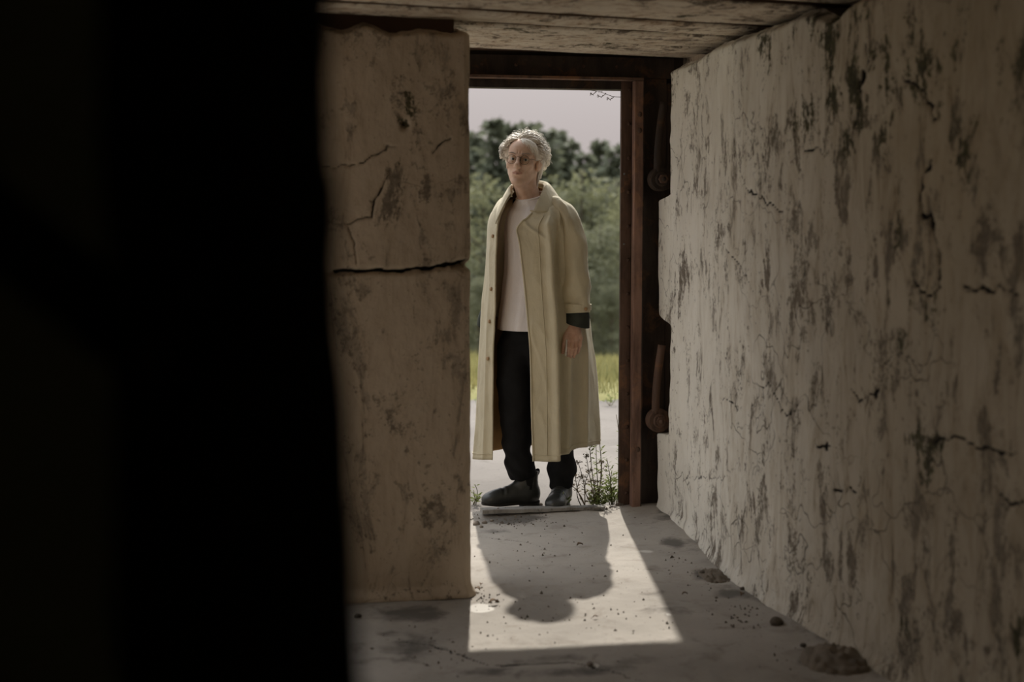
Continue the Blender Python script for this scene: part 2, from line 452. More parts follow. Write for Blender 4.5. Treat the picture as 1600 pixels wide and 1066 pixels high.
def wear_fields(A, Z, topix, cracks, moss, stain, wobble=.012):
    """A,Z wall coordinates; topix maps pixel lists to wall coordinates"""
    crack = np.zeros(A.shape); depth = np.zeros(A.shape)
    wa = A + wobble*noise(A*38, Z*38, 0, 5) + .4*wobble*noise(A*90, Z*90, 0, 6); wz = Z + wobble*noise(A*38, Z*38, 4, 8)
    for pts, wid in cracks:
        q = topix(pts)
        m = (A > min(p[0] for p in q)-.08) & (A < max(p[0] for p in q)+.08) & (Z > min(p[1] for p in q)-.08) & (Z < max(p[1] for p in q)+.08)
        if not m.any(): continue
        # pixel size on the wall along the height, about 2 mm at 4.5 m
        d, w = poly_dist(wa[m], wz[m], q, wid)
        hw = w*.0008
        c = 1-sstep(hw*.5, hw*1.2+.0045, d)
        crack[m] = np.maximum(crack[m], c*np.clip(w/3.2, .45, 1)); depth[m] = np.maximum(depth[m], c*np.clip(w*.0022, 0, .016))
    def blobs(lst):
        r = np.zeros(A.shape)
        for (x, y, rx, ry, s) in lst:
            (a0, z0), (a1, _), (_, z1) = topix([(x, y)])[0], topix([(x+rx, y)])[0], topix([(x, y+ry)])[0]
            sa, sz = abs(a1-a0)+1e-4, abs(z1-z0)+1e-4
            r = np.maximum(r, s*np.exp(-(((A-a0)/sa)**2 + ((Z-z0)/sz)**2)*.8))
        return r
    return crack, depth, blobs(moss), blobs(stain)
def notch_end(z):
    """where the plaster stops short of the steel frame, by height: two hinge recesses"""
    e = np.full(z.shape, 6.475)
    e = e - .055*sstep(1.18, 1.30, z)*(1-sstep(1.46, 1.50, z))*0
    up = sstep(1.475, 1.505, z)
    lo = sstep(.375, .40, z)*(1-sstep(.905, .945, z))
    return e - .20*np.maximum(up, lo) + .012*noise(z*14, z*0, 0, 3)
def right_wall():
    ys = np.concatenate([np.linspace(-3, 2.7, 24)[:-1], np.linspace(2.7, 6.475, 470)])
    zs = np.linspace(0, 2.10, 262)
    Y, Z = np.meshgrid(ys, zs)
    end = notch_end(Z)
    Yw = np.where(Y > 5.9, 5.9 + (Y-5.9)*(end-5.9)/(6.475-5.9), Y)
    crack, depth, moss, stain = wear_fields(Yw, Z, _wpix, R_CRACKS, R_MOSS, R_STAIN)
    # general darkening high up and far from the door, with ragged edges
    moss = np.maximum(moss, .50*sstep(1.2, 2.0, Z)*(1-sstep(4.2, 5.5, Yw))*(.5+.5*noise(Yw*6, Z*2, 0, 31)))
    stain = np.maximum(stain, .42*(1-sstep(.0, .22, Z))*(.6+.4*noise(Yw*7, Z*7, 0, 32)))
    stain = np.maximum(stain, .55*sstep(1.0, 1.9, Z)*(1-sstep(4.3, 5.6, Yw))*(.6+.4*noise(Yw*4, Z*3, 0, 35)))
    X = wall_x(Yw, Z)
    und = .010*fbm(Yw*2.2, Z*2.2, 0, 1, 4) + .0035*fbm(Yw*14, Z*9, 0, 2, 3)
    # flaked plaster lips
    fl = sstep(.12, .2, fbm(Yw*3.1, Z*2.0, 3, 21, 5)); und = und - .004*fl
    # rounded foot and free end, ragged top
    foot = -.014*(1-sstep(0, .07, Z))*(1+.9*fbm(Yw*7, Z*9, 0, 9, 3))
    rim = .05*sstep(end-.030, end, Yw)**2
    X = X + und + foot + depth + rim
    Ztop = 2.085 + .018*fbm(ys*5, ys*0, 0, 12, 4) - .05*np.exp(-((ys-4.32)/.10)**2)
    Zw = Z.copy(); Zw = np.where(Z > 1.95, 1.95 + (Z-1.95)*(Ztop[None, :]-1.95)/.15, Z)
    X = X + .05*sstep(2.05, 2.10, Z)**2
    # returns: the free end turns into the wall
    for k, dx in enumerate((.10, .26)):
        Yw = np.hstack([Yw, Yw[:, -1:]+.004*k]); Zw = np.hstack([Zw, Zw[:, -1:]]); X = np.hstack([X, X[:, -1:]+dx])
        crack = np.hstack([crack, crack[:, -1:]*0]); moss = np.hstack([moss, moss[:, -1:]]); stain = np.hstack([stain, stain[:, -1:]*.5+.3])
    v = np.stack([X, Yw, Zw], -1).reshape(-1, 3)
    f = grid_faces(*X.shape)[:, ::-1]
    w = np.stack([crack, moss, stain], -1).reshape(-1, 3)
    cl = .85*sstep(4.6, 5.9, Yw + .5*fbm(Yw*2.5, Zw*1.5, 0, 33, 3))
    gr = np.clip((1-sstep(3.7, 5.35, Yw + .30*fbm(Yw*1.6, Zw*1.2, 0, 36, 4)))*(.82+.18*sstep(.9, 2.0, Zw)) + .10*fbm(Yw*4, Zw*4, 0, 37, 4), 0, 1)  # brown tint deepening away from the door, stands in for fading daylight
    o = obj('wall_right', v, f, M['plaster'], None, True, None, {'wear': w, 'clean_falloff': np.stack([cl, gr, gr], -1).reshape(-1, 3)})
    return structure(o)
right_wall()
# solid concrete behind the plaster, visible in the hinge recesses and in the gap under the ceiling
structure(MB().box(2.10, 2.5, -3.2, 6.56, -.2, 2.3).build('wall_right_core', M['pier']))

# ------------------------------------------------------------------ pier beside the passage
PX, PY = .829, 5.10
def _ppix(pts):
    return [(lambda w: (w[0], w[2]))(ony(p[0], p[1], PY)) for p in pts]
P_CRACKS = [
    ([(525,426),(560,424),(590,422),(625,423),(660,420),(700,412),(737,408)], [4,5,6,6,6,7,10]),
    ([(505,262),(535,260),(560,258),(580,245),(605,230),(625,227)], [2,2,2.5,2.5,2,1.5]),
    ([(608,265),(595,300),(585,315),(580,340),(545,348),(525,352)], [1.5,2.5,2.5,2.5,2,1.5]),
    ([(545,355),(555,380),(557,412)], [2,2,1.5]),
    ([(675,240),(690,225),(705,218)], [2,2.5,2]),
]
P_MOSS = [(640,155,12,34,.75),(632,195,9,9,1.4),(620,235,10,20,.95),(645,225,14,12,.5)]
P_STAIN = [(635,130,24,40,.5),(625,190,30,70,.35),(600,310,30,40,.7),(620,270,26,24,.8),(660,290,24,40,.6),(682,368,10,6,.8),(600,382,6,8,.9),(663,235,14,10,.7),
           (555,670,10,24,.6),(590,680,30,30,.5),(600,850,34,30,.5),(650,830,26,30,.45),(640,700,60,20,.25),(690,260,20,12,.35),(625,490,5,6,.9),(672,790,5,5,1.0),(615,790,4,14,.8),(715,130,10,70,.35),(560,600,8,10,.6)]
def pier():
    c = .022
    xs = np.concatenate([np.linspace(-.15, .10, 12)[:-1], np.linspace(.10, PX-c, 190)])
    front = np.stack([xs, np.full(xs.shape, PY)], 1)
    cham = np.stack([np.linspace(PX-c, PX, 6)[1:], PY + np.linspace(0, c, 6)[1:]], 1)
    side = np.stack([np.full(12, PX), np.linspace(PY+c, PY+.26, 13)[1:]], 1)
    rear = np.stack([np.linspace(PX, -.15, 31)[1:], np.full(30, PY+.28)], 1)  # pier kept thin so daylight from the added bay gets past
    end = np.stack([np.full(10, -.16), np.linspace(PY+.27, PY+.01, 10)], 1)
    path = np.vstack([front, cham, side, rear, end])
    tan = np.gradient(path, axis=0); tan /= np.linalg.norm(tan, axis=1)[:, None]
    nrm = np.stack([tan[:, 1], -tan[:, 0]], 1)
    zs = np.linspace(0, 2.10, 330)
    A, Z = np.meshgrid(np.arange(len(path)), zs)
    PXY = path[A]; NR = nrm[A]
    isfront = A < len(xs)+3
    U = PXY[..., 0]
    crack, depth, moss, stain = wear_fields(U, Z, _ppix, P_CRACKS, P_MOSS, P_STAIN, .008)
    crack *= isfront; depth *= isfront; moss *= isfront; stain *= isfront
    stain = np.maximum(stain, .40*(1-sstep(0, .16, Z)))
    zj = np.interp(U, [.30, .45, .60, .72, .83], [1.20, 1.208, 1.205, 1.218, 1.236])
    open_j = .016*np.exp(-((Z-zj)/.010)**2)*isfront*sstep(.2, .32, U)
    und = .006*fbm(U*3, Z*3, PXY[..., 1]*3, 41, 4) + .002*fbm(U*20, Z*20, PXY[..., 1]*20, 43, 2)
    # the block above the joint sits a few millimetres proud
    und = und + .006*sstep(zj-.004, zj+.004, Z)*isfront
    hole = .03*np.exp(-(((U-_ppix([(632,195)])[0][0])/.014)**2 + ((Z-_ppix([(632,195)])[0][1])/.014)**2))
    chip = .020*np.exp(-((Z-1.225)/.014)**2)*(A >= len(xs)-14)*(A < len(xs)+10)
    disp = und - depth*1.2 - open_j - hole - chip
    foot = .02*(1-sstep(0, .05, Z))
    disp = disp + foot
    ztop = 2.070 + .024*fbm(path[:, 0]*9, path[:, 1]*9, 0, 44, 4) + .012*np.sin(path[:, 0]*31)
    Zw = np.where(Z > 1.95, 1.95 + (Z-1.95)*(ztop[None, :]-1.95)/.15, Z)
    disp = disp - .05*sstep(2.06, 2.10, Z)**2
    X = PXY[..., 0] + NR[..., 0]*disp; Y = PXY[..., 1] + NR[..., 1]*disp
    v = np.stack([X, Y, Zw], -1).reshape(-1, 3)
    w = np.stack([np.clip(crack, 0, 1), moss, stain], -1).reshape(-1, 3)
    structure(obj('wall_pier', v, grid_faces(*X.shape), M['pier'], None, True, None, {'wear': w}))
    structure(MB().box(-.12, PX-.05, PY+.06, PY+.22, -.2, 2.3).build('wall_pier_core', M['boardgap']))
pier()

# ------------------------------------------------------------------ floor inside and the sill
F_CRACKS = [([(737,838),(780,842),(830,848),(870,862)], [2,2.5,2,1.5]), ([(600,1000),(680,1010),(760,1040),(900,1035),(1010,1066)], [2,3,3,3,2]), ([(960,880),(1000,890),(1060,885)], [1.5,2,1.5])]
F_DIRT = [(800,812,60,8,.7),(1060,806,34,8,.9),(1110,900,30,10,.8),(1150,930,40,10,.6),(1050,850,26,14,.6),(1300,1040,60,20,.6),(850,1030,100,14,.5),(900,1050,120,14,.55),(640,1010,80,40,.5),(640,960,80,22,.6),(1040,950,60,40,.4),(1000,1030,60,12,.5),(775,830,34,8,.5),(930,800,30,5,.5),(760,1050,60,12,.5)]
F_PALE = [(752,950,20,7,.95),(790,805,24,6,.35),(1010,862,20,4,.5),(925,1040,12,4,.8),(1045,961,4,2,.9)]
def _fpix(pts): return [(lambda w: (w[0], w[1]))(onz(p[0], p[1])) for p in pts]
def floor():
    xs = np.concatenate([np.linspace(-3.2, .2, 14)[:-1], np.linspace(.2, 2.12, 230)])
    ys = np.concatenate([np.linspace(-3.2, 3.4, 24)[:-1], np.linspace(3.4, 6.56, 380)])
    X, Y = np.meshgrid(xs, ys)
    crack, depth, dirt, pale = wear_fields(X, Y, _fpix, F_CRACKS, F_DIRT, F_PALE, .01)
    dirt = np.maximum(dirt, .55*sstep(1.66, 1.86, X)*(.6+.4*noise(X*9, Y*9, 0, 3)))
    # drifted earth along the wall
    Z = .006*fbm(X*2, Y*2, 0, 51, 4) + .003*fbm(X*15, Y*15, 0, 52, 3) - depth*.5
    Z = Z + .03*sstep(1.70, 1.95, X)*(.6+.5*fbm(X*4, Y*4, 0, 53, 3)) + .012*sstep(6.35, 6.5, Y)
    v = np.stack([X, Y, Z], -1).reshape(-1, 3)
    w = np.stack([crack, dirt, pale], -1).reshape(-1, 3)
    structure(obj('floor', v, grid_faces(*X.shape), M['floor'], None, True, None, {'wear': w}))
floor()
structure(MB().box(-3.2, 2.5, -3.2, 6.6, -.4, -.05).build('floor_base', M['earth']))

# ------------------------------------------------------------------ ceiling: board-marked concrete, board by board
def ceiling():
    # left open over an unseen bay, added to let daylight in
    root = structure(MB().box(-3.2, 2.5, -3.2, 4.75, 2.165, 2.30).box(-.10, 2.5, 4.75, 6.62, 2.165, 2.30).build('ceiling', M['boardgap']))
    seams = [-3.2, -2.3, -1.5, -.8, -.1, .6, 1.2, 1.8, 2.4, 3.0, 3.55, 4.05, 4.36, 4.93, 5.25, 5.47, 5.74, 6.02, 6.30]
    gaps = {4.93: .12, 5.25: .045, 5.47: .03, 5.74: .05, 4.36: .09, 6.02: .02}
    for i in range(len(seams)-1):
        a, b = seams[i], seams[i+1]
        g0, g1 = gaps.get(a, .012), gaps.get(b, .012)
        n, mrow = 60, 10
        t = np.linspace(0, 1, n); s = np.linspace(0, 1, mrow)
        x0 = -3.1 if b <= 4.5 else -.08
        xx = x0 + (2.3-x0)*t
        T, S = np.meshgrid(xx, s)
        sk = .19*(T-.85)*sstep(-.5, 4.0, np.full(T.shape, a))
        Yv = a+g0*.5 + (b-a-(g0+g1)*.5)*S + sk + .006*noise(T*6, S*0+i, 0, 60)
        zb = np.interp(.5*(a+b), [4.0, 5.0, 6.4], [2.095, 2.100, 2.150]) + [0, .006, -.004, .003][i % 4]
        Zv = np.full(T.shape, zb) + .003*fbm(T*3, Yv*9, 0, 61+i, 3) + .010*((np.abs(S-.5)*2)**12)
        Yv = np.minimum(Yv, 6.50)
        v0 = np.stack([T, Yv, Zv], -1).reshape(-1, 3)
        f0 = grid_faces(mrow, n)[:, ::-1]
        # sides up into the slab
        e0 = v0[:n].copy(); e0[:, 2] = 2.17; e1 = v0[-n:].copy(); e1[:, 2] = 2.17
        base = len(v0); v = np.vstack([v0, e0, e1])
        k = np.arange(n-1); last = (mrow-1)*n
        s0 = np.stack([base+k, base+k+1, k+1, k], 1)[:, ::-1]; s1 = np.stack([last+k, last+k+1, base+n+k+1, base+n+k], 1)[:, ::-1]
        st = .55*(np.abs(np.repeat(s, n)-.5)*2)**4
        w = np.zeros((len(v), 3)); w[:base, 2] = st + .2; w[base:, 2] = .9
        w[:base, 1] = .35*sstep(-.1, .6, fbm(T*2, Yv*2, 0, 70+i, 3)).ravel()
        obj('board', v, np.vstack([f0, s0, s1]), [M['board'], M['boardgap']], root, True, np.r_[np.zeros(len(f0)), np.ones(len(s0)+len(s1))], {'wear': w})
ceiling()

# ------------------------------------------------------------------ the dark room behind and beside the camera
structure(MB().box(-3.5, 2.5, -3.5, -3.2, -.2, 2.3).build('wall_back', M['dim']))
structure(MB().box(-3.5, -3.2, -3.5, 4.3, -.2, 2.3).build('wall_left', M['dim']))  # stops short so daylight enters the added bay
def partition():
    # a dark painted partition near the camera, its free edge hidden by the post
    ys, zs = 1.22, np.linspace(-.02, 2.12, 50)
    xs = np.linspace(-3.2, -.02, 60)
    X, Z = np.meshgrid(xs, zs)
    d = .012*fbm(X*3, Z*3, 0, 81, 4)
    v = np.stack([X, ys-d, Z], -1).reshape(-1, 3)
    nb = len(v)
    v = np.vstack([v, v + np.array([0, .14, 0])])
    f = grid_faces(50, 60); f2 = f[:, ::-1]+nb
    k = np.arange(49); e = k*60+59
    side = np.stack([e, e+60, e+60+nb, e+nb], 1)[:, ::-1]
    mi = np.concatenate([np.zeros(len(f)), np.ones(len(f2)), np.zeros(len(side))])  # unseen rear face pale, to bounce daylight onto the pier
    structure(obj('wall_partition', v, np.vstack([f, f2, side]), [M['dkgreen'], M['dim']], None, True, mi))
partition()
def post():
    # blackened timber post with a diagonal brace, close to the camera
    r = empty('timber_post', (0.0, .97, 0.))
    tag(r, 'blackened timber post with diagonal brace, close and blurred along the left of the picture', 'post')
    n = 90; zs = np.linspace(-.01, 2.12, n)
    xr = np.interp(zs, [0, 1.0, 1.19, 1.30, 1.355, 1.39, 1.43, 1.487, 2.1], [.098, .079, .072, .066, .061, .065, .058, .061, .058]) + .002*noise(zs*40, zs*0, 0, 83)
    xl = np.interp(zs, [0, 1.2, 2.1], [-.088, -.080, -.082]) + .003*noise(zs*22, zs*0, 0, 84)
    ring = []
    for q in range(n):
        a, b = xl[q], xr[q]; c = .012
        ring.append([(a+c, -.07), (b-c, -.07), (b, -.07+c), (b, .07-c), (b-c, .07), (a+c, .07), (a, .07-c), (a, -.07+c)])
    ring = np.array(ring)
    v = np.concatenate([ring, np.repeat(zs[:, None, None], 8, 1)], -1).reshape(-1, 3)
    obj('upright', v, np.vstack([grid_faces(n, 8, True)[:, ::-1]]), M['soot'], r, True)
    a, b = np.array([-.055, -.01, 1.300]), np.array([-.34, -.01, 1.545])
    d = (b-a)/np.linalg.norm(b-a); nn = np.array([d[2], 0, -d[0]])
    mb = MB()
    hw, hd = .022, .035
    cs = [a+s1*hw*nn+np.array([0, s2*hd, 0]) for s1, s2 in ((-1,-1),(1,-1),(1,1),(-1,1))] + [b+s1*hw*nn+np.array([0, s2*hd, 0]) for s1, s2 in ((-1,-1),(1,-1),(1,1),(-1,1))]
    mb.add(cs, [(0,1,2,3),(7,6,5,4),(0,4,5,1),(1,5,6,2),(2,6,7,3),(3,7,4,0)])
    mb.build('brace', M['soot'], r)
    mb = MB(); mb.tube([(-.055, -.085, 1.30), (-.055, -.06, 1.30)], .011, 10); mb.build('bolt', M['rust_dark'], r)
post()

# ------------------------------------------------------------------ the wall with the doorway, seen outside as the sunlit front
OX0, OX1, OZ = .870, 1.780, 2.0
mb = MB()
# unseen wide opening left of the pier, added to light wall and figure
mb.box(-3.5, -2.9, 6.3, 6.62, -.6, 2.75).box(-.10, .79, 6.55, 6.62, 2.12, 2.75).box(.79, OX0-.035, 6.55, 6.62, -.6, 2.75).box(OX1+.26, 8, 6.55, 6.62, -.6, 2.75).box(OX0-.035, OX1+.26, 6.55, 6.62, 2.165, 2.75)
structure(mb.build('wall_front', M['facade']))
structure(MB().box(-3.6, 8, -3.5, 4.75, 2.30, 2.75).box(-.10, 8, 4.75, 6.55, 2.30, 2.75).build('roof', M['facade']))  # no roof over the added bay, for daylight
# steel frame
fr = structure(empty('door_frame', (1.3, YD, 0)))
off = np.array([1.3, YD, 0])
MB().box(PX-.01, 2.03, YD-.012, YD+.004, 2.050, 2.147, .003).build('header_plate', M['rust_dark'], fr, False, off)
MB().box(PX-.01, 1.868, YD-.060, YD+.0, 2.036, 2.049, .002).build('header_flange', M['rust_mid'], fr, False, off)
MB().box(OX0, OX1+.03, YD+.03, 6.625, OZ, 2.040, .003).build('head_channel', M['rust_dark'], fr, False, off)
MB().box(PX-.01, 2.08, YD+.01, 6.62, 2.045, 2.17).build('head_fill', M['rust_dark'], fr, False, off)
# right jamb: plate against the wall, red flange, inner strip pierced by two bolt holes
MB().box(1.872, 1.995, YD-.010, YD+.004, -.02, 2.050, .003).build('jamb_plate', M['rust_dark'], fr, False, off)
MB().box(1.995, 2.12, YD-.004, YD+.06, -.02, 2.03, .003).build('jamb_backing', M['rust_dark'], fr, False, off)
MB().box(1.828, 1.870, YD-.052, YD+.0, -.02, 2.036, .004).build('jamb_flange', M['rust_red'], fr, False, off)
MB().box(1.868, 1.874, YD-.052, YD-.005, -.02, 2.036, .001).build('flange_web', M['rust_dark'], fr, False, off)
holes = [1.275, 1.605]
mb = MB(); z0 = -.02
for hz in holes:
    mb.box(OX1, 1.830, YD+.012, YD+.018, z0, hz-.0045)
    mb.box(OX1, 1.793, YD+.012, YD+.018, hz-.0045, hz+.0045); mb.box(1.802, 1.830, YD+.012, YD+.018, hz-.0045, hz+.0045)
    z0 = hz+.0045
mb.box(OX1, 1.830, YD+.012, YD+.018, z0, 2.04)
mb.build('jamb_strip', M['rust_mid'], fr, False, off)
MB().box(1.806, 1.83, YD+.018, 6.62, -.02, 2.04).box(1.800, 1.81, YD+.018, 6.625, -.02, 2.04).build('jamb_return', M['rust_dark'], fr, False, off)
MB().box(1.83, 2.08, YD+.02, 6.62, -.02, 2.05).build('jamb_fill', M['rust_dark'], fr, False, off)
riv = MB(); 
bm = bmesh.new(); bmesh.ops.create_uvsphere(bm, u_segments=10, v_segments=6, radius=.0085)
rv = [(q.co.x, q.co.y*.7, q.co.z) for q in bm.verts]; rf = [[q.index for q in f.verts] for f in bm.faces]; bm.free()
riv_me = make_mesh('rivet', rv, rf, M['rust_mid'])
for k in range(13):
    link('rivet', riv_me, fr, (1.818-1.3, .010, .08+k*.160))
for k in range(6):
    link('rivet', riv_me, fr, (.95+k*.16-1.3, -.012, 2.10))
for k, (zz, xx) in enumerate(((1.88, 1.852), (1.805, 1.852), (.30, 1.855))):
    link('bolt_head', riv_me, fr, (xx-1.3, -.054, zz), None, (1.3, 1.3, 1.5))
# left jamb, behind the pier
MB().box(PX-.02, OX0, YD-.01, 6.62, -.02, 2.05, .003).build('jamb_plate', M['rust_dark'], fr, False, off)
# ------------------------------------------------------------------ hinge straps in the wall recesses
def hinge(zc, label, mat):
    r = empty('hinge_strap', (1.955, YD-.06, zc))
    tag(r, label, 'hinge')
    mb = MB()
    pts = catmull([(-.028, -.035, .02), (-.026, -.035, .12), (-.014, -.033, .24), (.002, -.03, .345)], 16)
    v, f = tube_vf(pts, .019, 12); mb.add(v, f); mb.build('strap', mat, r, True)
    c = np.array([-.012, -.035, -.012])
    mb = MB(); mb.tube([c+(-.0, .035, 0), c+(0, -.012, 0), c+(0, -.016, 0)], [.056, .056, .050], 28); mb.build('washer', mat, r, False)
    mb = MB(); mb.tube([c+(0, -.014, 0), c+(0, -.026, 0), c+(0, -.030, 0)], [.034, .034, .028], 24); mb.build('boss', mat, r, False)
    mb = MB(); mb.tube([c+(0, -.026, 0), c+(0, -.046, 0)], [.022, .022], 6); mb.build('nut', M['rust_mid'], r, False)
    mb = MB(); mb.tube([c+(0, -.040, 0), c+(0, -.056, 0)], [.011, .010], 10); mb.build('stud', mat, r, True)
    return r
hinge(.455, 'rusted hinge strap with round nut boss in the lower wall recess', M['rust_mid'])
hinge(1.590, 'blackened hinge strap with round nut boss in the upper wall recess', M['rust_dark'])

# ------------------------------------------------------------------ ground outside
def ground_z(x, y):
    d = x*HD[0] + y*HD[1]
    s = np.maximum(d-11.2, 0.)
    return -.012 - .094*s*sstep(11, 16, d) + .05*fbm(x*.22, y*.22, 0, 90, 3)*sstep(11.5, 15, d) - .0*d
def outside():
    xs = np.concatenate([np.linspace(-60, -4, 30)[:-1], np.linspace(-4, 8, 110)[:-1], np.linspace(8, 70, 30)])
    ys = np.concatenate([np.linspace(6.5, 13, 120)[:-1], np.linspace(13, 140, 90)])
    X, Y = np.meshgrid(xs, ys)
    d = X*HD[0] + Y*HD[1]
    edge = 11.0 + .35*fbm(X*.8, Y*.8, 0, 91, 4)
    soil = sstep(-.15, .15, d-edge)
    Z = ground_z(X, Y) + .05*soil*(1-sstep(11.5, 13, d)) + .005*fbm(X*3, Y*3, 0, 92, 3)
    Z = np.where(Y < 6.7, -.012, Z)
    v = np.stack([X, Y, Z], -1).reshape(-1, 3)
    f = grid_faces(*X.shape)
    mi = (soil.reshape(-1)[f].mean(1) > .5).astype(int)
    tt = NT('meadow_soil'); c = tt.coord()
    msoil = tt.done(tt.mix(tt.noise(c, 2., 5, .6), (.16, .15, .065), (.26, .25, .11)), .95, spec=.1)
    structure(obj('ground', v, f, [M['apron'], msoil], None, True, mi))
outside()
# ================================================================== the person in the doorway
# local frame of the figure: x = to the right in the picture, y = away from the camera, z = up; origin on the ground at the feet
ROOT = onz(830, 790)
ROOT[2] = -.012
DH = float(ROOT @ HD)
def L(px, py, v=0.):
    """picture position at depth v behind the figure's own upright plane -> local (x, y, z)"""
    d = ray(px, py); w = EYE + d*((DH+v)/(d @ HD)) - ROOT
    return np.array([w @ RT, w @ HD, w[2]])
person = empty('person', ROOT, -YAW)
tag(person, 'person with white hair and round glasses, long open beige coat, standing in doorway', 'person')

# ---------- signed distance helpers on a rectilinear grid
class Grid:
    def __init__(s, xs, ys, zs):
        s.x, s.y, s.z = (np.asarray(q, np.float32) for q in (xs, ys, zs))
        s.f = np.full((len(xs), len(ys), len(zs)), .2, np.float32)
    def sub(s, lo, hi):
        a = [int(np.searchsorted(g, l)) for g, l in zip((s.x, s.y, s.z), lo)]
        b = [int(np.searchsorted(g, h)) for g, h in zip((s.x, s.y, s.z), hi)]
        sl = tuple(slice(max(i-1, 0), j+1) for i, j in zip(a, b))
        return sl, s.x[sl[0]][:, None, None], s.y[sl[1]][None, :, None], s.z[sl[2]][None, None, :]
    def comb(s, sl, d, k, op):
        f = s.f[sl]
        if op == 'add':
            if k <= 0: r = np.minimum(f, d)
            else:
                h = np.clip(.5 + .5*(f-d)/k, 0, 1); r = f*(1-h) + d*h - k*h*(1-h)
        else:
            if k <= 0: r = np.maximum(f, -d)
            else:
                h = np.clip(.5 - .5*(f+d)/k, 0, 1); r = f*(1-h) - d*h + k*h*(1-h)
        s.f[sl] = r
    def ell(s, c, r, k=.01, R=None, op='add'):
        c = np.asarray(c, float); r = np.asarray(r, float); m = r.max()+k+.03
        sl, X, Y, Z = s.sub(c-m, c+m)
        X, Y, Z = X-c[0], Y-c[1], Z-c[2]
        if R is not None:
            X, Y, Z = (R[0][q]*X + R[1][q]*Y + R[2][q]*Z for q in range(3))
        k0 = np.sqrt((X/r[0])**2 + (Y/r[1])**2 + (Z/r[2])**2); k1 = np.sqrt((X/r[0]**2)**2 + (Y/r[1]**2)**2 + (Z/r[2]**2)**2)
        s.comb(sl, k0*(k0-1)/np.maximum(k1, 1e-6), k, op)
    def cap(s, a, b, ra, rb=None, k=.01, op='add'):
        rb = ra if rb is None else rb
        a = np.asarray(a, float); b = np.asarray(b, float); m = max(ra, rb)+k+.03
        sl, X, Y, Z = s.sub(np.minimum(a, b)-m, np.maximum(a, b)+m)
        d = b-a; q = float(d@d)+1e-12
        t = np.clip(((X-a[0])*d[0] + (Y-a[1])*d[1] + (Z-a[2])*d[2])/q, 0, 1)
        s.comb(sl, np.sqrt((X-a[0]-t*d[0])**2 + (Y-a[1]-t*d[1])**2 + (Z-a[2]-t*d[2])**2) - (ra+(rb-ra)*t), k, op)
    def chain(s, pts, rad, k=.01):
        for q in range(len(pts)-1): s.cap(pts[q], pts[q+1], rad[q], rad[q+1], k)
    def mesh(s):
        f = s.f; ins = f < 0
        nx, ny, nz = f.shape
        c8 = [(i, j, k) for i in (0, 1) for j in (0, 1) for k in (0, 1)]
        cnt = np.zeros((nx-1, ny-1, nz-1), np.int8)
        for i, j, k in c8: cnt += ins[i:nx-1+i, j:ny-1+j, k:nz-1+k]
        act = (cnt > 0) & (cnt < 8)
        I, J, K = np.nonzero(act)
        idx = np.full(act.shape, -1, np.int32); idx[I, J, K] = np.arange(len(I))
        acc = np.zeros((len(I), 3)); n = np.zeros(len(I))
        gx, gy, gz = s.x.astype(float), s.y.astype(float), s.z.astype(float)
        for p in c8:
            for ax in range(3):
                if p[ax]: continue
                q = list(p); q[ax] = 1
                fa = f[I+p[0], J+p[1], K+p[2]]; fb = f[I+q[0], J+q[1], K+q[2]]
                m = (fa < 0) != (fb < 0)
                t = np.where(m, fa/np.where(m, fa-fb, 1), 0)
                pa = np.stack([gx[I+p[0]], gy[J+p[1]], gz[K+p[2]]], 1); pb = np.stack([gx[I+q[0]], gy[J+q[1]], gz[K+q[2]]], 1)
                acc += np.where(m[:, None], pa+(pb-pa)*t[:, None], 0); n += m
        v = acc/np.maximum(n, 1)[:, None]
        faces = []
        for ax in range(3):
            o1, o2 = [(1, 2), (2, 0), (0, 1)][ax]
            sa = [slice(1, -1)]*3; sb = [slice(1, -1)]*3
            sa[ax] = slice(0, -1); sb[ax] = slice(1, None)
            A, B = ins[tuple(sa)], ins[tuple(sb)]
            e = np.nonzero(A != B)
            pos = [e[0].copy(), e[1].copy(), e[2].copy()]
            for q in range(3):
                if q != ax: pos[q] = pos[q]+1
            def cell(d1, d2):
                c = [p.copy() for p in pos]; c[o1] = c[o1]-d1; c[o2] = c[o2]-d2
                return idx[c[0], c[1], c[2]]
            quad = np.stack([cell(1, 1), cell(0, 1), cell(0, 0), cell(1, 0)], 1)
            flip = ~A[e]
            quad[flip] = quad[flip][:, ::-1]
            faces.append(quad)
        fc = np.vstack(faces)
        fc = fc[(fc >= 0).all(1)]
        return v, fc
def smooth_mesh(v, f, it=2, lam=.5):
    e = np.vstack([f[:, [0, 1]], f[:, [1, 2]], f[:, [2, 3]], f[:, [3, 0]]]); e = np.vstack([e, e[:, ::-1]])
    n = np.bincount(e[:, 0], minlength=len(v)).astype(float)
    for _ in range(it):
        a = np.stack([np.bincount(e[:, 0], v[e[:, 1], q], len(v)) for q in range(3)], 1)/np.maximum(n, 1)[:, None]
        v = v + lam*(a-v)
    return v
def axis(lo, hi, coarse, fine=()):
    """coordinates from lo to hi at step coarse; fine = list of (a, b, step)"""
    r = []; x = lo
    while x < hi:
        r.append(x)
        st = coarse
        for a, b, q in fine:
            if a <= x <= b: st = min(st, q)
            elif x < a < x+st: st = min(st, a-x+1e-4)
        x += st
    return np.array(r)
def rotz(a): return np.array([[math.cos(a), -math.sin(a), 0], [math.sin(a), math.cos(a), 0], [0, 0, 1.]])
def rotx(a): return np.array([[1, 0, 0], [0, math.cos(a), -math.sin(a)], [0, math.sin(a), math.cos(a)]])
def roty(a): return np.array([[math.cos(a), 0, math.sin(a)], [0, 1, 0], [-math.sin(a), 0, math.cos(a)]])

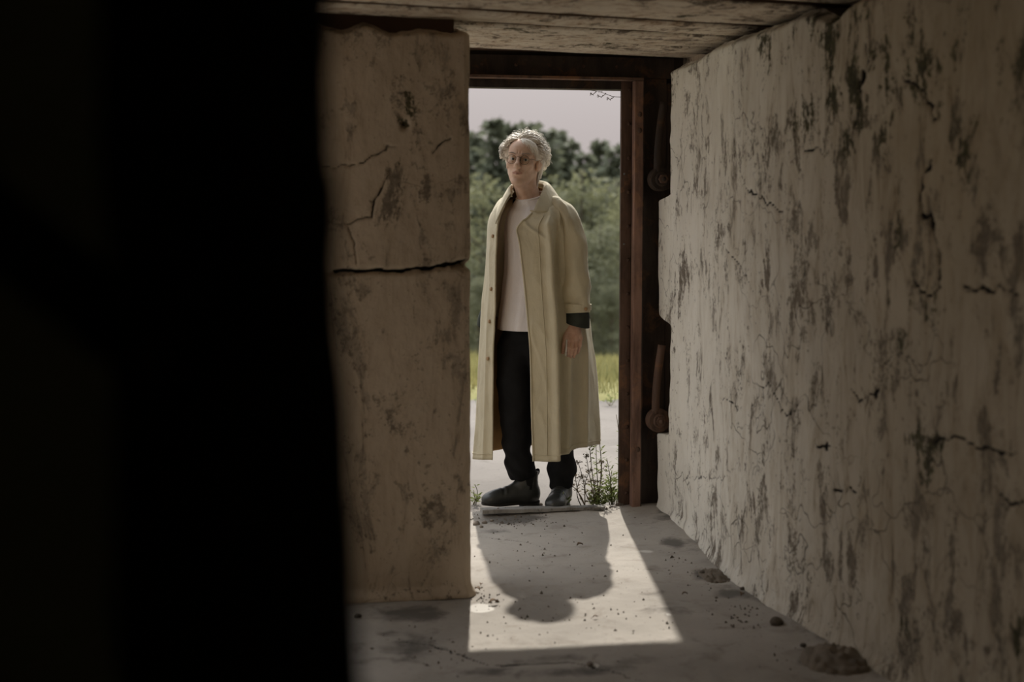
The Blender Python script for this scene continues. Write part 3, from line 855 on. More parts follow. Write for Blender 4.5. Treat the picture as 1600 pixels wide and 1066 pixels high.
# ---------- materials
def mat_skin(name, col, col2):
    t = NT(name); c = t.coord()
    n = t.noise(c, 38., 4, .6); k = t.mix(t.ramp(n, .35, .65), col, col2)
    t.b.inputs['Subsurface Weight'].default_value = .12
    t.b.inputs['Subsurface Radius'].default_value = (.012, .005, .003)
    t.b.inputs['Subsurface Scale'].default_value = .6
    return t.done(k, .55, t.bump(t.noise(c, 260., 3, .6), .12, .001), spec=.35)
M['skin'] = mat_skin('skin', (.70, .49, .375), (.63, .42, .31))
M['skin_hand'] = mat_skin('hand_skin', (.63, .41, .31), (.55, .335, .24))
M['lip'] = mat_flat('lip', (.45, .245, .19), .5, 0, .1)
M['brow'] = mat_flat('brow_hair', (.42, .37, .31), .8, 0, .2, 120)
M['eyewhite'] = mat_flat('eye_white', (.55, .50, .46), .25, 0, .05)
M['iris'] = mat_flat('iris', (.05, .055, .055), .15, 0, .1)
M['nail'] = mat_flat('nail', (.52, .33, .27), .35, 0, .05)
M['hair'] = mat_cloth('white_hair', (.80, .76, .69), .5, 400., .22, spec=.4)
M['coat'] = mat_cloth('beige_coat_cloth', (.56, .505, .36), .75, 1100., .05, .15, .30)
M['lining'] = mat_cloth('tan_lining', (.36, .205, .075), .7, 900., .15, 0, .15)
M['cuff'] = mat_cloth('dark_green_check_lining', (.032, .036, .029), .85, 700., .35)
M['shirt'] = mat_cloth('white_jersey', (.90, .87, .875), .85, 1300., .02, .1, .25)
M['trouser'] = mat_cloth('black_wool', (.010, .0105, .0115), .85, 1000., .3, 0, .15)
M['boot'] = mat_flat('black_leather', (.040, .043, .040), .36, 0, .3, 30, .25, .5)
M['elastic'] = mat_flat('boot_elastic', (.012, .012, .012), .9, 0, .3, 200, .3, .2)
M['sole'] = mat_flat('rubber_sole', (.030, .028, .024), .75, 0, .3, 40, .3, .3)
M['wire'] = mat_flat('glasses_wire', (.10, .085, .06), .35, .8, .1)
M['button'] = mat_flat('horn_button', (.35, .22, .11), .4, 0, .2)
M['paper'] = mat_flat('cigarette_paper', (.78, .76, .72), .8, 0, .05)
def mat_lens():
    t = NT('spectacle_lens')
    tr = t.n.new('ShaderNodeBsdfTransparent'); tr.inputs[0].default_value = (.86, .85, .82, 1)
    gl = t.n.new('ShaderNodeBsdfGlossy'); gl.inputs['Roughness'].default_value = .03
    fr_ = t.n.new('ShaderNodeFresnel'); fr_.inputs[0].default_value = 1.4
    mx = t.n.new('ShaderNodeMixShader')
    t.l.new(fr_.outputs[0], mx.inputs[0]); t.l.new(tr.outputs[0], mx.inputs[1]); t.l.new(gl.outputs[0], mx.inputs[2]); t.l.new(mx.outputs[0], t.out.inputs[0])
    return t.m
M['lens'] = mat_lens()

# ---------- head frame: a = to the right in the picture, b = out of the face, c = up
HC0 = L(817.5, 252, .005)
_hy, _hp, _hr = math.radians(15), math.radians(5), math.radians(-5)
# columns: local directions of a, b, c (face looks towards -y, turned to the picture's left, chin a little up)
_B = rotz(-_hy) @ np.array([[1, 0, 0], [0, -1, 0], [0, 0, 1.]]).T
HR = rotz(-_hy) @ roty(-_hr) @ np.array([[1, 0, 0], [0, -math.cos(_hp), math.sin(_hp)], [0, math.sin(_hp), math.cos(_hp)]])
HS = 1.0
def H(a, b, c): return HC0 + HR @ (np.array([a, b, c])*HS)
FACE = math.radians(36)
FV = np.array([-math.sin(FACE), -math.cos(FACE), 0])           # way the chest faces
RV = np.array([math.cos(FACE), -math.sin(FACE), 0])            # his left, to the right in the picture

def build_body():
    hd, hw = HC0, L(895, 530, -.13)
    xs = axis(-.30, .34, .009, [(hd[0]-.13, hd[0]+.13, .0024), (.135, .27, .0026)])
    ys = axis(-.27, .32, .009, [(hd[1]-.15, hd[1]+.13, .0024), (-.20, -.08, .003)])
    zs = axis(.02, 1.80, .010, [(.64, .93, .0026), (1.425, 1.79, .0024)])
    g = Grid(xs, ys, zs)
    # torso, pelvis, legs (inside the clothes)
    nb = L(829, 318, .035)                       # base of the neck
    ch, wa, pe = L(838, 375, .03), L(834, 450, .03), L(832, 505, .03)
    Rt = np.stack([RV, FV, np.array([0, 0, 1.])], 1).T
    RB = np.stack([RV, FV, np.array([0, 0, 1.])], 0).T.T
    RM = np.array([[RV[0], FV[0], 0], [RV[1], FV[1], 0], [0, 0, 1.]])
    g.ell(ch, (.125, .082, .15), .03, RM); g.ell(wa, (.115, .075, .15), .05, RM); g.ell(pe, (.125, .085, .10), .05, RM)
    sl, sr = L(872, 340, -.050), L(789, 345, .105)   # shoulders
    g.cap(sl, nb-(0, 0, .02), .034, .044, .04); g.cap(sr, nb-(0, 0, .02), .034, .044, .04)
    h1, h2 = L(812, 520, .05), L(852, 520, .01)
    k1, a1 = L(806, 640, .0), L(818, 752, .02)
    k2, a2 = L(866, 640, -.03), L(876, 765, .0)
    g.chain([h1, k1, a1], [.062, .045, .030], .02); g.chain([h2, k2, a2], [.062, .045, .030], .02)
    # the arm on the right of the picture and the hidden arm
    el, wr = L(899, 410, -.085), L(897.5, 503, -.115)
    g.chain([sl, el, wr], [.036, .036, .0235], .02)
    el2, wr2 = L(776, 420, .17), L(763, 500, .12)
    g.chain([sr, el2, wr2], [.040, .036, .023], .02)
    # hand on the right: back of the hand to the camera, fingers hanging, thumb on the picture's left
    def hp(px, py, v): return L(px, py, v)
    vh = -.125
    mcp = [hp(888.5, 530.5, vh-.004), hp(895, 531.5, vh-.008), hp(901.5, 530.5, vh-.006), hp(907.3, 528, vh)]
    for q, r in zip(mcp, (.0115, .012, .0115, .0105)): g.cap(wr+(0, -.004, -.005), q, .017, r, .010)
    g.ell(hp(897, 519, vh+.004), (.030, .015, .040), .012)
    pip = [hp(888.3, 543.5, vh-.016), hp(894.0, 545.5, vh-.022), hp(900.6, 544, vh-.019), hp(906.2, 540, vh-.010)]
    dip = [hp(887.8, 553, vh-.008), hp(892.3, 554.0, vh-.012), hp(898.6, 552.5, vh-.010), hp(904.4, 547, vh-.002)]
    tip = [hp(887.2, 560.5, vh+.004), hp(890.9, 560.6, vh+.002), hp(896.6, 558.0, vh+.004), hp(902.4, 552, vh+.010)]
    for q in range(4):
        w = (1, 1.05, 1, .88)[q]
        g.chain([mcp[q], pip[q], dip[q], tip[q]], [.0098*w, .0088*w, .0080*w, .0068*w], .0035)
        g.ell(mcp[q]+(0, -.007, 0), (.008, .006, .008), .006)
        g.ell(pip[q]+(0, -.004, 0), (.0082*w, .006, .008), .004)
    g.chain([hp(890.5, 512, vh+.005), hp(884.0, 526, vh-.006), hp(881.0, 540, vh-.012), hp(879.3, 551, vh-.006)], [.015, .0125, .0098, .0078], .006)
    # hidden hand
    for q in range(4):
        s = q-1.5
        b0 = wr2 + np.array([-.004, .017*s, -.09]); g.cap(wr2, b0, .018, .0105, .01); g.cap(b0, b0+(.0, .002*s, -.042), .0095, .0085, .003); g.cap(b0+(0, .002*s, -.042), b0+(.012, .002*s, -.078), .0085, .0065, .003)
    g.chain([wr2+(0, -.012, -.02), wr2+(.004, -.036, -.06), wr2+(.010, -.042, -.10)], [.013, .011, .0075], .006)
    # neck
    g.cap(H(0, -.030, -.055), nb+(0, .012, 0), .050, .056, .02)
    g.cap(H(.0, .035, -.095), nb+FV*.045+(0, 0, .012), .020, .020, .035)       # throat
    g.cap(H(.050, -.035, -.06), nb+FV*.050+RV*.012+(0, 0, .0), .014, .013, .018)  # neck tendons
    g.cap(H(-.050, -.035, -.06), nb+FV*.050-RV*.012+(0, 0, .0), .014, .013, .018)
    g.ell(nb+FV*.058+(0, 0, .040), (.011, .011, .014), .014)                   # adam's apple
    # head
    RH = HR
    def E(a, b, c, r, k=.012, op='add', R=None): g.ell(H(a, b, c), r, k, RH if R is None else R, op)
    E(0, -.014, .038, (.073, .094, .078), .01)
    E(0, .030, -.024, (.055, .060, .088), .03)
    E(0, .040, .045, (.056, .050, .050), .03)                 # forehead
    g.cap(H(-.054, -.004, -.050), H(-.015, .060, -.106), .017, .015, .026); g.cap(H(.054, -.004, -.050), H(.015, .060, -.106), .017, .015, .026)
    E(0, .070, -.108, (.018, .017, .015), .018)               # chin
    for s in (-1, 1):
        E(s*.044, .056, -.022, (.020, .020, .015), .022)      # cheekbone
        g.cap(H(s*.012, .086, .019), H(s*.046, .070, .020), .0085, .0075, .012)   # brow ridge
        E(s*.031, .096, .000, (.0200, .0185, .0150), .010, 'sub')   # socket
        g.cap(H(s*.0165, .0820, .0065), H(s*.031, .0860, .0105), .0030, .0034, .003)   # upper lid
        g.cap(H(s*.031, .0860, .0105), H(s*.0455, .0765, .0045), .0034, .0030, .003)
        g.cap(H(s*.0175, .0810, -.0080), H(s*.031, .0835, -.0122), .0026, .0028, .003)  # lower lid
        g.cap(H(s*.031, .0835, -.0122), H(s*.0445, .0755, -.007), .0028, .0026, .003)
        E(s*.034, .078, -.034, (.016, .010, .012), .016, 'sub') if False else None
        E(s*.0118, .099, -.0385, (.0074, .0090, .0070), .006)      # wings of the nose
        E(s*.0062, .104, -.0465, (.0034, .0050, .0030), .003, 'sub')  # nostril
        # ear
        Re = HR @ rotz(s*.35)
        g.ell(H(s*.076, -.012, -.008), (.0095, .020, .033), .006, Re)
        g.ell(H(s*.086, -.006, -.005), (.0060, .010, .017), .005, Re, 'sub')
        g.ell(H(s*.073, -.004, -.034), (.007, .010, .010), .006)
        g.cap(H(s*.021, .086, -.046), H(s*.031, .072, -.070), .0025, .0020, .008, 'sub')   # fold beside the mouth
    g.chain([H(0, .086, .018), H(0, .099, -.010), H(0, .112, -.030), H(0, .1085, -.041)], [.0070, .0072, .0092, .0075], .010)   # nose
    g.cap(H(0, .098, -.046), H(0, .0935, -.056), .0055, .006, .008)
    E(0, .074, -.066, (.027, .0155, .020), .018)                      # muzzle
    g.chain([H(-.024, .0815, -.0665), H(-.008, .0945, -.0615), H(0, .0940, -.0625), H(.008, .0945, -.0615), H(.024, .0815, -.0665)], [.0022, .0036, .0032, .0036, .0022], .004)
    g.chain([H(-.021, .0815, -.0705), H(0, .0940, -.0735), H(.021, .0815, -.0705)], [.0022, .0046, .0022], .005)
    g.chain([H(-.025, .0835, -.0675), H(0, .0995, -.0675), H(.025, .0835, -.0675)], [.0016, .0016, .0016], 0) if False else None
    for a0, a1_ in ((-.025, 0), (0, .025)):
        g.cap(H(a0, .0865+.0125*(a0 == 0), -.0678), H(a1_, .0865+.0125*(a1_ == 0), -.0678), .0016, .0016, .002, 'sub')
    E(0, .093, -.086, (.016, .007, .005), .012, 'sub')               # dip above the chin
    for s in (-1, 1): g.cap(H(s*.006, .093, .024), H(s*.008, .093, .040), .0012, .0010, .004, 'sub')   # frown lines
    v, f = g.mesh()
    v = smooth_mesh(v, f, 1, .5)
    # materials by place
    cen = v[f].mean(1)
    loc = (cen-HC0) @ HR
    mi = np.zeros(len(f), int)
    lip = (np.abs(loc[:, 0]) < .024) & (loc[:, 1] > .076) & (loc[:, 2] < -.0600-.10*np.abs(loc[:, 0])) & (loc[:, 2] > -.0765+np.abs(loc[:, 0])*.30)
    mi[lip] = 1
    mi[(cen[:, 2] < .95) & (cen[:, 0] > .1)] = 2
    o = obj('body', v, f, [M['skin'], M['lip'], M['skin_hand']], person, True, mi)
    return tip, dip
TIP, DIP = build_body()

# ---------- eyes, looking at the camera
def eyes():
    look = unit3(EYE_LOCAL - HC0)
    for s in (-1, 1):
        c = H(s*.031, .0735, -.001); zz = look; xx = unit3(np.cross(zz, [0, 0, 1.])); yy = np.cross(xx, zz)
        v, f, mi = [], [], []
        n, m = 24, 15
        for i in range(m):
            th = math.pi*.62*i/(m-1)
            for j in range(n):
                p = 2*math.pi*j/n
                v.append(c + .0135*(math.cos(th)*zz + math.sin(th)*(math.cos(p)*xx + math.sin(p)*yy)))
        for i in range(m-1):
            th = math.pi*.62*(i+.5)/(m-1)
            for j in range(n):
                f.append((i*n+j, i*n+(j+1) % n, (i+1)*n+(j+1) % n, (i+1)*n+j)); mi.append(1 if .0135*math.sin(th) < .0060 and th < 1.2 else 0)
        obj('eye', v, f, [M['eyewhite'], M['iris']], person, True, mi)
def unit3(q): q = np.asarray(q, float); return q/np.linalg.norm(q)
_w = EYE-ROOT; EYE_LOCAL = np.array([_w @ RT, _w @ HD, _w[2]])
eyes()

# ---------- eyebrows: short hairs above each eye
def brows():
    for s in (-1, 1):
        mb = MB()
        for q in range(70):
            t = random.random(); a = s*(.013+.036*t); c = .0215+.006*math.sin(t*2.4)+random.uniform(-.0028, .0028); b = .0955-.017*t
            p = H(a, b, c); d = HR @ np.array([s*.006*random.uniform(.6, 1.2), .0015, .0015*random.uniform(-1, 1)])
            mb.tube([p, p+d*.5+HR@np.array([0, .001, .0005]), p+d], [.0006, .0006, .0002], 3, False)
        mb.build('eyebrow', M['brow'], person, True)
brows()

# ---------- hair: swept-back wavy locks
def hair():
    g = Grid(axis(HC0[0]-.15, HC0[0]+.15, .0035), axis(HC0[1]-.15, HC0[1]+.17, .0035), axis(HC0[2]-.12, HC0[2]+.16, .0035))
    g.ell(H(0, -.022, .044), (.078, .093, .079), .01, HR)
    g.ell(H(0, -.060, -.015), (.072, .054, .066), .03, HR)
    for s in (-1, 1):
        g.ell(H(s*.080, -.012, .038), (.020, .044, .042), .02, HR)
        g.cap(H(s*.080, -.034, .010), H(s*.070, -.060, -.060), .018, .014, .02)
    g.ell(H(-.004, .118, -.002), (.064, .078, .094), .008, HR, 'sub')      # keep the face clear
    g.ell(H(0, .09, -.06), (.080, .080, .07), .010, HR, 'sub')
    for s in (-1, 1): g.ell(H(s*.088, .000, -.018), (.026, .026, .032), .008, HR, 'sub')
    v, f = g.mesh(); v = smooth_mesh(v, f, 2)
    n = noise(v[:, 0]*70, v[:, 1]*70, v[:, 2]*70, 5)*.003
    d = v-HC0; d /= np.linalg.norm(d, axis=1)[:, None]
    hr = obj('hair', v+d*n[:, None], f, M['hair'], person, True)
    rnd = random.Random(3)
    C0, RAD = np.array([0, -.022, .046]), np.array([.084, .098, .086])
    mb = MB()
    def on(p, s=1.): 
        q = (p-C0)/RAD; return C0 + q/np.linalg.norm(q)*RAD*s
    def lock(p, flow, length, r, lift, wave, n=11):
        """walks over the scalp along flow(p, t), rising by lift and waving"""
        p = on(np.array(p, float), .985); pts = []; ph = rnd.uniform(0, 6.28); fr = rnd.uniform(5, 9)
        for q in range(n):
            t = q/(n-1)
            nr = (p-C0)/RAD**2; nr /= np.linalg.norm(nr)
            fl = np.array(flow(p, t), float); fl /= np.linalg.norm(fl)
            if p[2] > -.01: fl = fl-nr*(fl@nr)*.9
            fl /= np.linalg.norm(fl); sd = np.cross(nr, fl)
            pts.append(p + nr*(lift*math.sin(min(1, t*1.25)*math.pi*.75) + wave*.5*math.sin(ph*2+t*fr*1.3)*t) + sd*wave*math.sin(ph+t*fr)*(.25+t))
            p = p + fl*length/n
            if p[2] > -.01: p = on(p, .985) if ((p-C0)/RAD)@((p-C0)/RAD) < .97 else p
        k = np.linspace(0, 1, n); rr = r*(1-.88*k**2.2); rr[0] *= .5
        mb.tube(np.array([H(*q) for q in pts]), rr, 4, False)
    PART = -.022
    def back(p, t):
        s = 1. if p[0] > PART else -1.
        return (s*(.75-.35*t), -.62, -.1-.75*t)
    def side(p, t):
        s = 1. if p[0] > 0 else -1.
        return (s*.15*(1-t), -.75+.3*t, -.45-.5*t)
    for q in range(620):            # top, from the brow over the crown
        a = rnd.uniform(-.070, .070); b = rnd.uniform(-.06, .052); c = .10
        lock((a, b, c), back, rnd.uniform(.06, .12), rnd.uniform(.0014, .0034), rnd.uniform(.002, .024), rnd.uniform(.003, .013))
    for q in range(560):            # sides, combed back over the ears
        s = rnd.choice((-1, 1)); c = rnd.uniform(.005, .085); b = rnd.uniform(-.075, .046)
        if c < .035 and b > -.045: c += .035
        lock((s*.085, b, c), side, (rnd.uniform(.03, .055) if b > -.02 else rnd.uniform(.05, .10)), rnd.uniform(.0014, .0034), rnd.uniform(.006, .042), rnd.uniform(.005, .016))
    for q in range(260):            # nape, behind the ears, down to the collar
        s = rnd.choice((-1, 1, 1)); th = rnd.uniform(.5, 1.35) if s > 0 else rnd.uniform(0, .6)
        p = (s*.084*math.sin(th), -.022-.096*math.cos(th)*.75, rnd.uniform(-.02, .02))
        lock(p, lambda p, t: (.10*s, -.2+.55*t, -1.), rnd.uniform(.07, .125), rnd.uniform(.0014, .0032), rnd.uniform(.004, .022), rnd.uniform(.005, .014))
    for q in range(150):             # fringe, falling across the temple on the right of the picture
        lock((rnd.uniform(-.020, .058), rnd.uniform(.045, .066), rnd.uniform(.085, .102)), lambda p, t: (.8-.5*t, .55-.9*t, -.15-1.0*t), rnd.uniform(.06, .095), rnd.uniform(.0013, .0024), rnd.uniform(.006, .014), rnd.uniform(.002, .006))
    for q in range(60):             # and back from the temple on the left
        lock((rnd.uniform(-.060, -.015), .055, .096), lambda p, t: (-.9+.3*t, .10-.7*t, -.1-.7*t), rnd.uniform(.05, .09), rnd.uniform(.0013, .0024), rnd.uniform(.008, .024), rnd.uniform(.003, .008))
    for q in range(130):            # flyaways catching the light
        th = rnd.uniform(-1.8, 1.8)
        lock((.084*math.sin(th), rnd.uniform(-.06, .03), .046+.086*math.cos(th)), (lambda p, t: (math.sin(th), -.4, math.cos(th)*(1-t)-.4*t)), rnd.uniform(.03, .05), .0007, rnd.uniform(.014, .036), .008, 8)
    mb.build('lock', M['hair'], hr, True)
hair()

# ---------- round wire glasses
def glasses():
    r = obj('glasses', *tube_vf(catmull([H(-.010, .1005, .004), H(-.005, .1045, .008), H(.005, .1045, .008), H(.010, .1005, .004)], 10), .0009, 6), M['wire'], person, True)
    for s in (-1, 1):
        c = np.array([s*.0315, .1000, -.005])
        pts = []
        for q in range(41):
            t = q/40*2*math.pi; a = .0225*math.cos(t)*s; z = .0215*math.sin(t)
            pts.append(H(c[0]+a, c[1]-.10*max(0, s*a)*1.6-.02*abs(a), c[2]+z))
        obj('rim', *tube_vf(pts, .0009, 6, False), M['wire'], r, True)
        lv = [H(c[0], c[1]-.004, c[2])]+[H(*(HRi)) for HRi in []]
        ring = np.array(pts[:-1]); n = len(ring)
        v = np.vstack([ring, ring.mean(0)[None]-(HR@np.array([0, -.001, 0]))[None]])
        obj('lens', v, [(i, (i+1) % n, n) for i in range(n)], M['lens'], r, True)
        obj('temple', *tube_vf(catmull([H(s*.0545, .0955, .001), H(s*.066, .085, .003), H(s*.076, .03, .004), H(s*.0775, -.008, .006), H(s*.075, -.022, -.01)], 14), .0010, 6), M['wire'], r, True)
        obj('nose_pad', *tube_vf([H(s*.012, .0995, -.004), H(s*.0105, .0965, -.011)], [.0016, .0018], 6), M['wire'], r, True)
glasses()

# ---------- lofts through rows given in picture positions
def loft_rows(rows, ncol, nrow):
    """rows: lists of (px, py, v); returns nrow x ncol x 3 local points"""
    R = np.array([catmull([L(*p) for p in r], ncol) for r in rows])
    S = catmull(R.reshape(len(rows), -1), nrow).reshape(nrow, ncol, 3)
    return S
def grid_normals(S):
    du = np.gradient(S, axis=1); dv = np.gradient(S, axis=0)
    n = np.cross(du, dv); return n/(np.linalg.norm(n, axis=2)[..., None]+1e-9)

# ---------- T-shirt
def tshirt():
    NC, rows = 72, []
    def ring(px, py, v, hw, hd, tilt=0.):
        c = L(px, py, v); t = np.linspace(0, 2*math.pi, NC, endpoint=False)
        p = c[None] + np.outer(np.cos(t)*hw, RV) + np.outer(np.sin(t)*hd, FV)
        p[:, 2] -= tilt*np.sin(t)
        return p
    spec = [(829, 306.5, .034, .066, .068, .022), (829, 309.0, .034, .070, .071, .022), (830, 317, .034, .092, .076, .018), (831, 330, .03, .128, .092, .008), (832, 352, .025, .146, .102, 0), (833, 385, .02, .148, .106, 0),
            (832, 420, .02, .146, .106, 0), (829, 455, .02, .148, .110, 0), (826, 490, .015, .154, .116, 0), (825, 512, .015, .158, .120, 0), (825, 515, .015, .157, .119, 0)]
    R = np.array([ring(*s) for s in spec])
    S = catmull(R.reshape(len(spec), -1), 110).reshape(110, NC, 3)
    cen = S.mean(1, keepdims=True); out = S-cen; out[..., 2] = 0; out /= np.linalg.norm(out, axis=2)[..., None]
    z = S[..., 2]; ang = np.arange(NC)[None]/NC*2*math.pi
    zz = (z-z.min())/(z.max()-z.min())
    fold = .0045*np.sin(ang*9+1.3+2.2*zz)*(1-zz)**.7 + .006*fbm(np.cos(ang)*3+0*z, np.sin(ang)*3+0*z, z*3.2, 7, 3)*(zz < .93)
    S = S + out*fold[..., None]
    f = grid_faces(110, NC, True)
    o = obj('shirt', S.reshape(-1, 3), f, M['shirt'], person, True)
    m = o.modifiers.new('thickness', 'SOLIDIFY'); m.thickness = .002; m.offset = 1
    # ribbed neckline
    P = S[2]; P = np.vstack([P, P[:1]])+np.array([0, 0, .001])
    obj('neckband', *tube_vf(P, .0052, 8, False), M['shirt'], o, True)
    Hm = S[-3]; Hm = np.vstack([Hm, Hm[:1]])+np.vstack([out[-3], out[-3][:1]])*.002
    obj('hem', *tube_vf(Hm, .0022, 6, False), M['shirt'], o, True)
tshirt()

# ---------- trousers
def trousers():
    g = Grid(axis(-.20, .24, .006), axis(-.20, .24, .006), axis(.09, .97, .006))
    RM = np.array([[RV[0], FV[0], 0], [RV[1], FV[1], 0], [0, 0, 1.]])
    g.ell(L(829, 522, .022), (.142, .108, .14), .03, RM)
    l1 = [L(806, 545, .03), L(804, 600, -.005), L(805, 645, -.012), L(807, 690, .0), L(811, 728, .012), L(815.5, 738, .018)]
    g.chain(l1, [.092, .080, .074, .067, .063, .063], .03)
    g.cap(L(819, 731, .02), L(824.5, 742, .03), .052, .044, .02)
    l2 = [L(850, 545, -.0), L(861, 600, -.02), L(868, 650, -.025), L(874, 700, -.015), L(877.5, 735, .0), L(876.5, 757, .002)]
    g.chain(l2, [.092, .080, .072, .064, .062, .054], .03)
    for z0 in (.0,): pass
    # cut the legs off at the hems
    sl, X, Y, Z = g.sub((-1, -1, -1), (1, 1, 1))
    zc = np.where(X < L(846, 740)[0], L(815, 749, .02)[2] + .10*(X-L(815, 749)[0]), L(876, 764, 0)[2] + 0*X)
    g.f = np.maximum(g.f, (zc - Z).astype(np.float32))
    v, f = g.mesh(); v = smooth_mesh(v, f, 2)
    x, y, z = v.T
    wr = .007*fbm(x*9, y*9, z*14, 3, 3) + .0035*np.sin(z*75+x*50+4*noise(x*9, y*9, z*7, 2))*sstep(.40, .18, z) + .005*np.sin(z*38-x*40)*np.exp(-((z-.47)/.09)**2)
    e1 = v[f[:, 1]]-v[f[:, 0]]; e2 = v[f[:, 3]]-v[f[:, 0]]; fn = np.cross(e1, e2)
    vn = np.zeros_like(v)
    for q in range(4): np.add.at(vn, f[:, q], fn)
    vn /= np.linalg.norm(vn, axis=1)[:, None]+1e-9
    o = obj('trousers', v+vn*wr[:, None], f, M['trouser'], person, True)
    # fly and pocket seams
    p0 = L(812, 516, 0)
    pts = []
    for t in np.linspace(0, 1, 8):
        c = L(829, 522, .022) + RV*(.075+.045*t) + FV*(.104-.075*t**1.5)
        c[2] = L(829, 518+26*t, 0)[2]; pts.append(c)
    obj('pocket_seam', *tube_vf(pts, .0022, 6), M['trouser'], o, True)
trousers()

# ---------- boots
def boot_parts():
    g = Grid(axis(-.12, .235, .0045), axis(-.075, .075, .0045), axis(.0, .215, .0045))
    g.ell((.150, 0, .042), (.056, .044, .030), .02)
    g.ell((.165, 0, .040), (.045, .045, .030), .02)
    g.cap((.02, 0, .050), (.13, 0, .044), .042, .040, .03)
    g.ell((-.035, 0, .055), (.050, .036, .055), .03)
    g.cap((-.018, 0, .060), (-.026, 0, .180), .047, .050, .03)
    g.cap((.022, 0, .092), (.095, 0, .055), .032, .028, .04)
    sl, X, Y, Z = g.sub((-1, -1, -1), (1, 1, 1))
    g.f = np.maximum(g.f, (.018-Z)); g.f = np.maximum(g.f, Z-.172)
    v, f = g.mesh(); v = smooth_mesh(v, f, 2)
    wr = .0022*np.sin(v[:, 0]*230+v[:, 2]*60)*np.exp(-((v[:, 0]-.105)/.022)**2)*sstep(.03, .06, v[:, 2]) + .0020*np.sin(v[:, 2]*150+v[:, 0]*50)*np.exp(-((v[:, 2]-.115)/.03)**2)
    v[:, 2] += wr; v[:, 1] += np.sign(v[:, 1])*wr*.6
    # outline of the sole
    t = np.linspace(0, 2*math.pi, 48, endpoint=False)
    xc = np.where(np.cos(t) > 0, .10+.112*np.cos(t), -.03+.056*np.cos(t)); xc = .065 + .147*np.cos(t)*1.0
    w = .036 + .013*sstep(.05, .15, xc) - .003*np.exp(-((xc-.03)/.035)**2)
    yc = w*np.sign(np.sin(t))*np.abs(np.sin(t))**.62
    def slab(z0, z1, grow0, grow1, m=None):
        a = np.stack([.065+(xc-.065)*grow0, yc*grow0, np.full(48, z0)], 1); b = np.stack([.065+(xc-.065)*grow1, yc*grow1, np.full(48, z1)], 1)
        vv = np.vstack([a, b]); k = np.arange(48)
        ff = [(i, (i+1) % 48, 48+(i+1) % 48, 48+i) for i in k]+[tuple(range(47, -1, -1)), tuple(range(48, 96))]
        return vv, ff
    sv, sf = slab(.010, .024, 1.0, 1.0)
    sv[:, 2] += .006*sstep(.13, .21, sv[:, 0])
    th = np.linspace(math.pi/2, 3*math.pi/2, 18); hxx = np.concatenate([[.012], -.036+.046*np.cos(th), [.012]]); hyy = np.concatenate([[.035], .036*np.sin(th), [-.035]])
    n = len(hxx); hv = [(x, y, -.006) for x, y in zip(hxx, hyy)]+[(x, y, .012) for x, y in zip(hxx, hyy)]
    hf = [(i, (i+1) % n, n+(i+1) % n, n+i) for i in range(n)]+[tuple(range(n-1, -1, -1)), tuple(range(n, 2*n))]
    up = make_mesh('upper', v, f, M['boot']); so = make_mesh('sole', sv, sf, M['sole'], False); he = make_mesh('heel', hv, hf, M['sole'], False)
    # elastic gore on each side
    gm = []
    for s in (-1, 1):
        gr = []
        for z in np.linspace(.085, .170, 10):
            hw = .010+.016*(z-.085)/.093
            for u in np.linspace(-1, 1, 7):
                x = -.016+u*hw; yy = math.sqrt(max(0, .0500**2-(x+.022)**2*.9)); gr.append((x, s*(yy+.0004), z))
        gm.append(make_mesh('elastic_gore', gr, grid_faces(10, 7), M['elastic']))
    tb = make_mesh('pull_tab', *tube_vf(catmull([(-.066, 0, .140), (-.078, 0, .160), (-.077, 0, .174), (-.066, 0, .172), (-.062, 0, .150)], 14), .005, 6), M['elastic'])
    return up, so, he, gm, tb
BP = boot_parts()
def boot(px, py, v, ang, z, lab, tilt=0.):
    p = L(px, py, v); r = empty('boot', (p[0], p[1], z), 0, person); r.rotation_euler = (0, tilt, ang)
    r['label'] = lab
    link('upper', BP[0], r); link('sole', BP[1], r); link('heel', BP[2], r)
    for q in BP[3]: link('elastic_gore', q, r)
    link('pull_tab', BP[4], r)
boot(818, 780, .020, math.pi+.30, .008, 'black leather ankle boot seen from the side')
boot(877.0, 780, .012, -math.pi/2-.22, .008, 'black leather ankle boot pointing at the camera')

